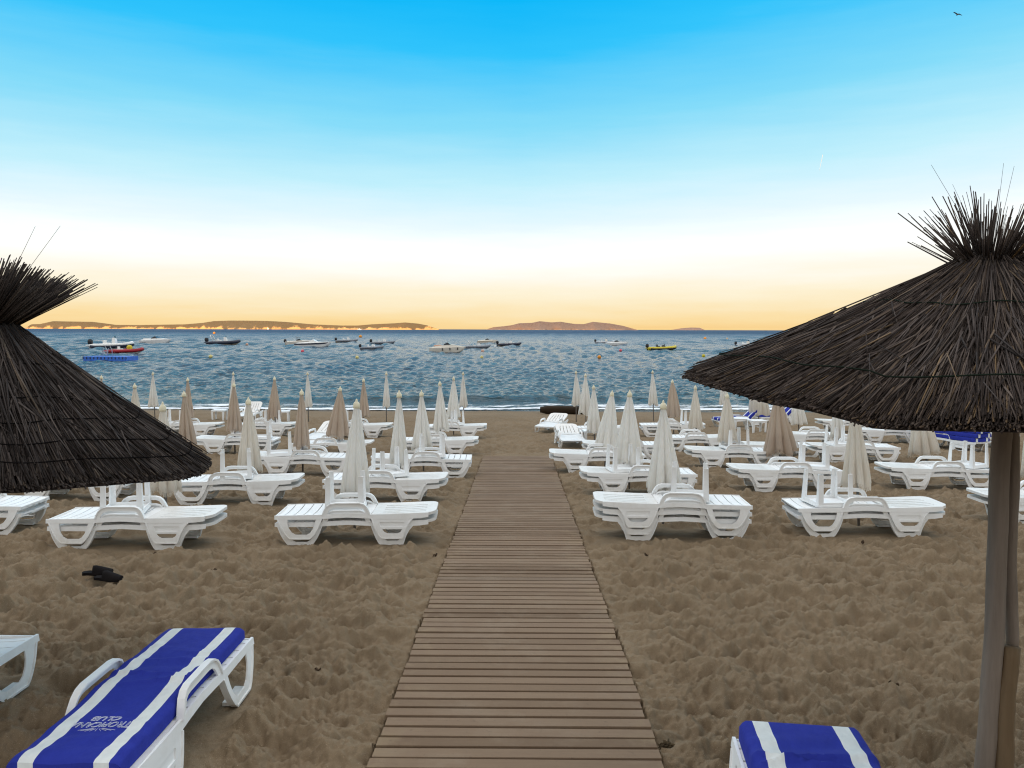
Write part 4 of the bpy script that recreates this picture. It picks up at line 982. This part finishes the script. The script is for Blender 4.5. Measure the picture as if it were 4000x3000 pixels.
def rib(px0, px1, py, tube, hull, label, motor='black', yaw=0, con='white', h=1.0, arch=False, extra=None, stripe=None, seat='white', cover=None, bow=1):
    p = W((px0 + px1) / 2, py); L = (D(px1, py, p.y).x - D(px0, py, p.y).x) / max(.6, math.cos(R(yaw))); k = L / 6.0
    t = thing('inflatable_boat', label, 'boat', (p.x, p.y + .9 * k, .02), (0, 0, R(yaw)), GB); t.scale = (1, 1, 1)
    L2 = L * .92; path = []
    for f_ in np.linspace(0, 1, 12): path.append((-L2 / 2 + L2 * .72 * f_, .88 * k, (.42 + .10 * f_ ** 2) * k))
    for a in np.linspace(.15, 1, 8): path.append((L2 * .22 + L2 * .26 * math.sin(a * PI / 2), .88 * k * math.cos(a * PI / 2), (.52 + .26 * a ** 1.5) * k))
    full = path + [(x, -y_, z_) for x, y_, z_ in path[-2::-1]]
    rad = [.27 * k] * len(full)
    for i_, v_ in enumerate((.05, .20, .26)): rad[i_] = v_ * k; rad[-1 - i_] = v_ * k
    full = [(full[0][0] - .35 * k,) + full[0][1:]] + full[1:-1] + [(full[-1][0] - .35 * k,) + full[-1][1:]]
    obj('tube', MB().tube(full, rad, 10).mesh('tube', BM_[tube], True), t)
    if stripe:
        st_ = [(x, y_ + (.0 if abs(y_) < .02 else math.copysign(.03 * k, y_)), z_ - .02 * k) for x, y_, z_ in full[1:-1]]
        obj('rubbing_strake', MB().tube(st_, [rr_ * 1.0 * .98 if False else .26 * k for rr_ in rad[1:-1]], 10).mesh('rubbing_strake', BM_[stripe], True), t, (0, 0, -.10 * k), None, (1.002, 1.01, 1))
    obj('hull', MB().loft(hull_rings(L2, 1.7 * k, .35 * k, .62 * k, .22 * k)).mesh('hull', BM_[hull], 'auto'), t)
    console(t, .35 * k, .36 * k, .85 * h * k, con, .75 * k)
    q = MB(); q.box((-.75 * k, 0, .58 * k), (.7 * k, .9 * k, .5 * k), None, .9); q.box((-.98 * k, 0, .98 * k), (.14 * k, .85 * k, .35 * k)); obj('seat', q.mesh('seat', BM_[seat]), t)
    if motor: outboard(t, -L2 / 2 - .1 * k, .62 * k, motor, k)
    if arch:
        q = MB(); q.tube([(-1.55 * k, .75 * k, .6 * k), (-2.0 * k, .7 * k, 1.5 * k), (-2.1 * k, .45 * k, 1.7 * k), (-2.1 * k, -.45 * k, 1.7 * k), (-2.0 * k, -.7 * k, 1.5 * k), (-1.55 * k, -.75 * k, .6 * k)], .07 * k, 6); obj('arch', q.mesh('arch', BM_[arch if isinstance(arch, str) else 'white'], True), t)
    if cover:
        q = MB(); q.ball((1.25 * k, 0, .62 * k), .8 * k, 12, (1.1, .85, .22)); obj('bow_cover', q.mesh('bow_cover', BM_[cover], True), t)
    if extra == 'yellow':
        q = MB(); q.ball((.75 * k, -.1 * k, 1.0 * k), .42 * k, 12, (1.1, .9, 1.0)); q.box((.72 * k, 0, .72 * k), (.6 * k, .6 * k, .4 * k)); obj('bag', q.mesh('bag', BM_['yellow'], True), t)
    return t
def motorboat(px0, px1, py, hull, label, stripe=None, yaw=0, cabin=.5, sheer=(.75, 1.05), motor=None, fenders=0, screen='glass', soft=None, roof=None):
    p = W((px0 + px1) / 2, py); L = (D(px1, py, p.y).x - D(px0, py, p.y).x) / max(.6, math.cos(R(yaw))); k = L / 7.0
    t = thing('motor_boat', label, 'boat', (p.x, p.y + .9 * k, .02), (0, 0, R(yaw)), GB)
    L2 = L * (.93 if motor else 1.0); s0, s1 = sheer[0] * k, sheer[1] * k
    rg = hull_rings(L2, 2.3 * k, s0, s1, .3 * k); obj('hull', MB().loft(rg).mesh('hull', BM_[hull], 'auto'), t)
    if stripe:
        q = MB()
        for s_ in (-1, 1):
            rr_ = []
            for r_ in rg[:12]:
                a, b_ = Vector(r_[2]), Vector(r_[3]); lo = a.lerp(b_, .25); hi = a.lerp(b_, .92); e_ = .012
                rr_.append([(lo.x, s_ * (lo.y + e_), lo.z), (hi.x, s_ * (hi.y + e_), hi.z), (hi.x, s_ * (hi.y - e_), hi.z), (lo.x, s_ * (lo.y - e_), lo.z)])
            q.loft(rr_)
        obj('hull_stripe', q.mesh('hull_stripe', BM_[stripe]), t)
    q = MB(); ch_ = cabin * k
    q.loft([[(x, w_ * 1.0 * k, s0 + (s1 - s0) * ((x / L2 + .5) ** 1.7) + .01), (x, w_ * .78 * k, zz), (x, -w_ * .78 * k, zz), (x, -w_ * 1.0 * k, s0 + (s1 - s0) * ((x / L2 + .5) ** 1.7) + .01)]
        for x, w_, zz in ((-L2 * .44, .85, s0 + ch_ * .30), (-L2 * .30, .95, s0 + ch_ * .45), (-L2 * .05, .98, s0 + ch_ * .85), (L2 * .06, .95, s0 + ch_ * 1.0), (L2 * .22, .75, s0 + ch_ * .82), (L2 * .38, .38, s1 + .03 * k), (L2 * .44, .2, s1 + .02 * k))])
    obj('cabin', q.mesh('cabin', BM_['white' if hull != 'cream' else 'cream'], 'auto'), t)
    q = MB(); zb = s0 + ch_ * .9
    q.loft([[(L2 * .10, .80 * k, zb), (L2 * .10, -.80 * k, zb)][0:1] + [(L2 * .10, -.80 * k, zb), (L2 * .07, -.80 * k, zb), (L2 * .07, .80 * k, zb)], [(L2 * .01, .62 * k, zb + .42 * k), (L2 * .01, -.62 * k, zb + .42 * k), (-L2 * .015, -.62 * k, zb + .42 * k), (-L2 * .015, .62 * k, zb + .42 * k)]])
    for s_ in (-1, 1): q.add([(L2 * .085, s_ * .80 * k, zb), (-L2 * .10, s_ * .82 * k, zb - .1 * k), (-L2 * .09, s_ * .74 * k, zb + .12 * k), (0, s_ * .62 * k, zb + .40 * k), (L2 * .085, s_ * .77 * k, zb), (-L2 * .10, s_ * .79 * k, zb - .1 * k), (-L2 * .09, s_ * .71 * k, zb + .12 * k), (0, s_ * .59 * k, zb + .40 * k)],
        [(0, 1, 2, 3), (7, 6, 5, 4), (0, 4, 5, 1), (1, 5, 6, 2), (2, 6, 7, 3), (3, 7, 4, 0)])
    obj('windscreen', q.mesh('windscreen', BM_[screen]), t)
    if soft:
        q = MB(); q.box((-L2 * .28, 0, s0 + ch_ * .62), (L2 * .22, 1.35 * k, .22 * k), None, .85); obj('seat', q.mesh('seat', BM_[soft]), t)
    if roof:
        q = MB(); q.box((-L2 * .06, 0, s0 + ch_ + .75 * k), (L2 * .16, 1.2 * k, .07 * k), (0, R(5), 0)); q.tube([(-L2 * .1, .5 * k, s0 + .3 * k), (-L2 * .1, .5 * k, s0 + ch_ + .74 * k)], .025 * k, 5); q.tube([(-L2 * .1, -.5 * k, s0 + .3 * k), (-L2 * .1, -.5 * k, s0 + ch_ + .74 * k)], .025 * k, 5); obj('roof', q.mesh('roof', BM_[roof]), t)
    for i_ in range(fenders):
        x = L2 * (-.12 + .21 * i_); f_ = x / L2 + .5; w_ = 1.15 * k * (1 - max(0, (f_ - .45) / .55) ** 2.2); zt = s0 + (s1 - s0) * f_ ** 1.7
        q = MB(); q.tube([(x, -w_ - .10 * k, zt - .05 * k), (x, -w_ - .12 * k, zt - .12 * k), (x, -w_ - .12 * k, zt - .50 * k), (x, -w_ - .10 * k, zt - .58 * k)], [.03 * k, .1 * k, .1 * k, .04 * k], 8); obj('fender', q.mesh('fender', BM_['black'], True), t)
    q = MB(); pr = []
    for f_ in np.linspace(.6, .985, 7):
        w_ = 1.08 * k * (1 - max(0, (f_ - .45) / .55) ** 2.2); pr.append((L2 * (f_ - .5), w_, s0 + (s1 - s0) * f_ ** 1.7 + .32 * k))
    q.tube(pr + [(x, -y_, z_) for x, y_, z_ in pr[::-1]], .018 * k, 5); obj('bow_rail', q.mesh('bow_rail', BM_['steel'], True), t)
    if motor: outboard(t, -L2 / 2 - .2 * k, .62 * k, motor, k * 1.1)
    return t
rib(339, 511, 1363, 'white', 'white', 'long white inflatable boat with a tall console, behind the red boat', stripe='dark', h=1.35, motor='black', cover='blue', yaw=3)
motorboat(542, 663, 1343, 'white', 'white motor boat with dark windscreen, moored alone beyond the red boat', yaw=-4, cabin=.55, stripe=None, soft='white')
rib(404, 551, 1383, 'red', 'white', 'red inflatable boat with a yellow bag, beside the blue platform', motor=None, extra='yellow', h=.55, con='red', yaw=5)
rib(798, 934, 1349, 'dark', 'tan', 'dark inflatable boat with leaning arch and white console', arch='white', h=1.2, yaw=2)
motorboat(1111, 1222, 1347, 'cream', 'cream motor boat with black outboard, behind the dark striped hull', motor='black', cabin=.35, roof='black', yaw=4)
motorboat(1150, 1290, 1357, 'white', 'white covered motor boat with a broad dark hull stripe', stripe='dark', cabin=.38, yaw=-3, screen='white')
rib(1308, 1397, 1338, 'grey', 'tan', 'small grey inflatable boat near the far orange buoy', motor='black', h=1.15, yaw=4)
rib(1402, 1500, 1366, 'grey', 'light', 'grey inflatable boat with white seat and blue bow cover, lower of two', motor='black', cover='blue', h=1.0, yaw=-2)
rib(1445, 1543, 1346, 'grey', 'dark', 'dark grey inflatable boat behind the one with blue bow cover', motor='black', h=1.1, yaw=3)
motorboat(1678, 1818, 1377, 'cream', 'cream cabin cruiser with three dark fenders along its side', fenders=3, cabin=.72, sheer=(.85, 1.15), yaw=-6, soft='salmon', stripe=None)
rib(1812, 1918, 1363, 'grey', 'light', 'grey inflatable boat with white arch just beyond the cabin cruiser', arch='white', motor=None, h=1.0, yaw=5)
motorboat(1863, 1943, 1341, 'cream', 'small cream motor boat farther out behind the grey inflatable', cabin=.5, stripe='tan', yaw=3)
rib(1941, 2039, 1353, 'dark', 'tan', 'dark inflatable boat with pale bow between the cruiser and the open water', motor='black', h=1.1, yaw=6)
rib(2325, 2405, 1343, 'light', 'white', 'light inflatable boat half hidden behind the white speedboat', motor='black', h=1.15, con='cream', yaw=3)
motorboat(2366, 2454, 1350, 'white', 'white speedboat moored beyond the pink buoy', cabin=.5, yaw=-3, stripe=None)
rib(2528, 2649, 1370, 'yellow', 'yellow', 'yellow and black inflatable boat with black outboard', stripe='black', motor='black', h=.8, con='black', yaw=4, seat='black')
rib(2875, 2967, 1354, 'light', 'white', 'pale inflatable boat with dark outboard near the thatched parasol', motor='black', h=1.15, con='cream', yaw=3)
rib(2990, 3075, 1356, 'light', 'white', 'white arched inflatable boat partly covered by the thatched parasol', motor='black', arch='white', yaw=2)
# far sail boat and yacht
p = D(1047, 1284, 3600); t = thing('sail_boat', 'tiny sailing boat under the bright cliff of the long island', 'boat', (p.x, p.y, 0), (0, 0, 0), GB)
obj('hull', MB().loft(hull_rings(9, 3, .9, 1.3, .3)).mesh('hull', BM_['white']), t)
q = MB(); q.plate([(-.6, 1.8), (3.2, 1.6), (-.4, 13)], [], .06, lambda a, c_, w: (a, w, c_)); q.plate([(-4, 1.8), (-.9, 1.8), (-.8, 12.5)], [], .06, lambda a, c_, w: (a, w, c_)); obj('sail', q.mesh('sail', BM_['white']), t)
p = D(1405, 1288, 3400); t = thing('yacht', 'tiny white yacht before the middle of the long island', 'boat', (p.x, p.y, 0), (0, 0, 0), GB)
obj('hull', MB().loft(hull_rings(22, 5, 2.0, 3.0, .4)).mesh('hull', BM_['white']), t)
q = MB(); q.box((-1, 0, 3.6), (10, 3.6, 2.2), None, .85); q.box((-1.5, 0, 5.4), (5, 3, 1.6), None, .8); obj('cabin', q.mesh('cabin', BM_['white']), t)
# swim platform
pa, pb = W(336, 1412), W(526, 1410); Lp = (pb - pa).length
t = thing('swim_platform', 'blue floating swim platform of plastic cubes with a ladder', 'platform', ((pa.x + pb.x) / 2, pa.y + 1.3, .02), (0, 0, R(-2)))
t.location.z = .14
q = MB(); nx_ = 12; cs = Lp / nx_
PLB = plain('platform_plastic', (.035, .16, .62), .45, .15, 2)
for i_ in range(nx_):
    for j_ in range(5): q.box((-Lp / 2 + cs * (i_ + .5), -1.3 + .55 * j_, .20), (cs * .95, .53, .50), None, .97)
q.box((0, -.2, .16), (Lp * .99, 2.7, .46)); obj('float_cubes', q.mesh('float_cubes', PLB), t)
q = MB()
for i_ in range(nx_ + 1):
    if i_ % 1 == 0: q.box((-Lp / 2 + cs * i_, -1.585, .26), (.10, .03, .22))
obj('connector', q.mesh('connector', paint('navy_tube', (.03, .035, .06))), t)
q = MB()
for s_ in (-.3, .3): q.tube([(-Lp * .28 + s_, 1.0, .45), (-Lp * .28 + s_ + .1, 1.0, 1.25), (-Lp * .28 + s_ + .35, 1.0, 1.55), (-Lp * .28 + s_ + .55, 1.0, 1.2), (-Lp * .28 + s_ + .6, 1.0, .45)], .035, 6)
for z_ in (.7, .95): q.tube([(-Lp * .28 - .27, 1.0, z_), (-Lp * .28 + .33, 1.0, z_)], .03, 6)
obj('ladder', q.mesh('ladder', BM_['steel'], True), t)
# buoys
GBU = 'mooring buoys on the water'
BU = MB().ball((0, 0, .12), .26, 14)
def buoy(px, py, col, dia, label):
    p = W(px, py); r_ = dia * p.y / F / 2
    t = thing('buoy', label, 'buoy', (p.x, p.y, .02), (0, 0, 0), GBU)
    obj('float', MB().ball((0, 0, r_ * .75), r_, 14).mesh('float', BM_[col], True), t)
    obj('ring', MB().lathe([(r_ * .1, r_ * 1.68), (r_ * .16, r_ * 1.72), (r_ * .16, r_ * 1.95), (r_ * .05, r_ * 2.0)], 8).mesh('ring', BM_['steel'], True), t)
for a in ((823, 1399, 'lemon', 15, 'pale yellow buoy between the blue platform and the dark inflatable'), (837, 1305, 'orange', 10, 'faint orange buoy above the dark inflatable with arch'),
          (965, 1350, 'salmon', 11, 'salmon buoy off the bow of the dark arched inflatable'), (1182, 1377, 'pink', 13, 'pinkish red buoy below the dark striped motor boat'),
          (1408, 1320, 'orange', 13, 'orange buoy farther out, beyond the small grey inflatable'), (1395, 1402, 'lemon', 14, 'yellow buoy below the grey inflatable with blue cover'),
          (1324, 1357, 'salmon', 8, 'tiny salmon buoy between the striped hull and grey inflatables'), (1885, 1377, 'salmon', 13, 'salmon buoy below the grey arched inflatable, upper of two'),
          (1882, 1401, 'lemon', 13, 'pale yellow buoy near the cabin cruiser, lower of two'), (1934, 1358, 'white', 9, 'white buoy at the stern of the dark pale-bowed inflatable'),
          (2341, 1401, 'orange', 15, 'bright orange buoy below the white speedboat'), (2424, 1374, 'pink', 12, 'dull pink buoy between speedboat and yellow inflatable'),
          (2754, 1327, 'orange', 12, 'orange buoy far out past the yellow inflatable'), (2748, 1396, 'yellow', 14, 'yellow buoy between the yellow inflatable and the thatch'),
          (2840, 1326, 'tan', 8, 'faint tan buoy far out near the pale inflatable')): buoy(*a)

# ------------------------------------------------------------------ small things
# log by the water
pa, pb = G(2122, 1617), G(2292, 1620); Lg = (pb - pa).length * 1.02
r = random.Random(4); rings = []
for i_ in range(18):
    f_ = i_ / 17; rd = .205 * (1 - .08 * f_) * (1 + r.uniform(-.03, .03)) * (.62 if i_ == 0 else (.86 if i_ == 1 else 1))
    rings.append([(-Lg / 2 + Lg * f_ - (.10 if i_ == 0 else 0), rd * math.cos(a) * (1 + .06 * math.sin(3 * a)), rd * math.sin(a) * (1 + .05 * math.sin(2 * a + 1))) for a in [2 * PI * k / 16 for k in range(16)]])
mid = (pa + pb) / 2
t = tag(obj('driftwood_log', MB().loft(rings).mesh('driftwood_log', LOG, 'auto'), None, (mid.x, mid.y + .2, gz(mid.y) + .17), (0, 0, R(-3))), 'thick dark brown log lying on the sand at the water edge', 'log')
# sandals
def sandal(px, py, yaw, label, side_):
    p = G(px, py); sx_ = np.linspace(-.13, .13, 9); zz_ = float(sand_z(p.x + sx_, p.y + 0 * sx_).max())
    t = thing('sandal', label, 'sandal', (p.x, p.y, zz_ + .010), (R(3), R(-2), R(yaw)), 'pair of black sandals')
    P = [(-.135, -.03), (-.145, 0), (-.135, .03), (-.08, .037), (0, .036), (.06, .05), (.11, .045), (.14, .02), (.142, -.01), (.12, -.04), (.06, -.048), (0, -.036), (-.08, -.035)]
    obj('sole', MB().plate(P, [], .028, lambda a, c_, w: (a, c_ * (1 if side_ > 0 else -1), w + (.014 if a < -.05 else 0) + .01 * max(0, a))).mesh('sole', SANDAL), t)
    rings = []
    for x in np.linspace(-.035, .138, 8):
        k_ = .053 - .26 * max(0, x - .08); hh_ = .082 - .36 * max(0, x + .01) if x > -.01 else .082
        rings.append([(x, k_ * math.cos(a), .02 + hh_ * math.sin(a)) for a in np.linspace(0, PI, 9)] + [(x, k_ * .95 * math.cos(a), .016) for a in np.linspace(PI, 0, 5)])
    obj('strap', MB().loft(rings).mesh('strap', SANDAL, 'auto'), t)
sandal(383, 2266, 12, 'black sandal lying behind its pair on bare sand', 1)
sandal(424, 2280, -6, 'black sandal lying in front of its pair on bare sand', -1)
# gull
p = D(3740, 57, 95)
t = tag(obj('gull', MB().ball((0, 0, 0), .09, 10, (2.3, .9, .9)).loft([[(a, yy, zz), (a - cw, yy, zz + .004), (a - cw, yy, zz - .008), (a, yy, zz - .012)] for yy, zz, a, cw in ((.0, .03, .10, .20), (.22, .12, .16, .20), (.42, .16, .14, .15), (.62, .10, .02, .04))]).loft([[(a, -yy, zz), (a - cw, -yy, zz + .004), (a - cw, -yy, zz - .008), (a, -yy, zz - .012)] for yy, zz, a, cw in ((.0, .03, .10, .20), (.22, .12, .16, .20), (.42, .16, .14, .15), (.62, .10, .02, .04))]).box((-.24, 0, 0), (.14, .10, .015)).mesh('gull', paint('gull_grey', (.05, .05, .06), .7), 'auto'), None, p, (R(14), 0, R(100))), 'dark gull gliding with spread wings high in the clear sky', 'bird')
# contrail
a_, b_ = D(3214, 604, 9000), D(3200, 668, 9000)
tag(obj('contrail', MB().tube([a_, a_.lerp(b_, .4), b_], [2.6, 2.2, .5], 8).mesh('contrail', paint('ice_cloud', (.7, .74, .78), 1)), None), 'short white vapour trail in the sky above the thatched parasol', 'contrail')
# dry leaves and weed on the sand
LEAF = plain('dry_leaf', (.07, .04, .02), .9, .4, 20); r = random.Random(9)
LFM = []
for k in range(4):
    q = MB(); n_ = 7
    q.loft([[(-.035 + .07 * i_ / n_, s_ * .016 * math.sin(PI * min(.98, (i_ + .3) / n_)) , .006 + .012 * math.sin(i_ * 1.3 + k) + .010 * abs(s_) + w) for s_, w in ((-1, 0), (0, -.004), (1, 0), (1, .002), (0, -.002), (-1, .002))] for i_ in range(n_ + 1)]); LFM.append(q.mesh('dry_leaf', LEAF))
for (px, py, s_) in ((608, 2185, 1.5), (838, 2247, 1.2), (700, 2305, 1.1), (953, 2310, 1.3), (2524, 2204, 1.4), (2701, 2455, 1.3), (3370, 2122, 1.6), (3648, 2222, 1.3), (3672, 1950, 1.8), (2470, 2230, 1.0), (1240, 2620, 1.0), (2960, 2560, 1.2), (3232, 2610, 1.2), (3490, 2700, 1.3), (1700, 2165, 1.4)):
    p = G(px, py); z_ = float(sand_z(np.array([p.x]), np.array([p.y]))[0])
    tag(obj('dry_leaf', LFM[r.randrange(4)], None, (p.x, p.y, z_), (0, 0, r.uniform(0, 6)), (s_ * .75, s_ * .75, s_ * .75)), 'small dark dry leaf lying on the trampled sand', 'leaf', 'dry leaves scattered on the sand')
p = G(2607, 2906); q = MB()
for k in range(46):
    c_ = Vector((r.gauss(0, .016), r.gauss(0, .014), r.uniform(.002, .03))); q.tube([c_, c_ + Vector((r.gauss(0, .012), r.gauss(0, .012), r.uniform(-.008, .008))), c_ + Vector((r.gauss(0, .016), r.gauss(0, .016), r.uniform(-.015, .005)))], [.005, .006, .002], 4)
z_ = float(sand_z(np.array([p.x]), np.array([p.y]))[0])
tag(obj('seaweed_clump', q.mesh('seaweed_clump', plain('dry_weed', (.075, .05, .022), .9, .4, 30)), None, (p.x, p.y, z_)), 'small brown clump of dry weed at the boardwalk edge', 'seaweed')
# twigs
for (px, py, ln, yw, lb) in ((3535, 2675, .10, 45, 'thin dry twig on the sand near the post'), (3478, 2698, .12, 12, 'thin dry twig on the sand behind the wrinkled mattress')):
    p = G(px, py); z_ = float(sand_z(np.array([p.x]), np.array([p.y]))[0]) + .006
    tag(obj('twig', MB().tube([(-ln / 2, 0, 0), (0, .006, .01), (ln / 2, 0, .004)], [.003, .003, .0015], 5).mesh('twig', LEAF), None, (p.x, p.y, z_), (0, 0, R(yw))), lb, 'twig', 'twigs on the sand')
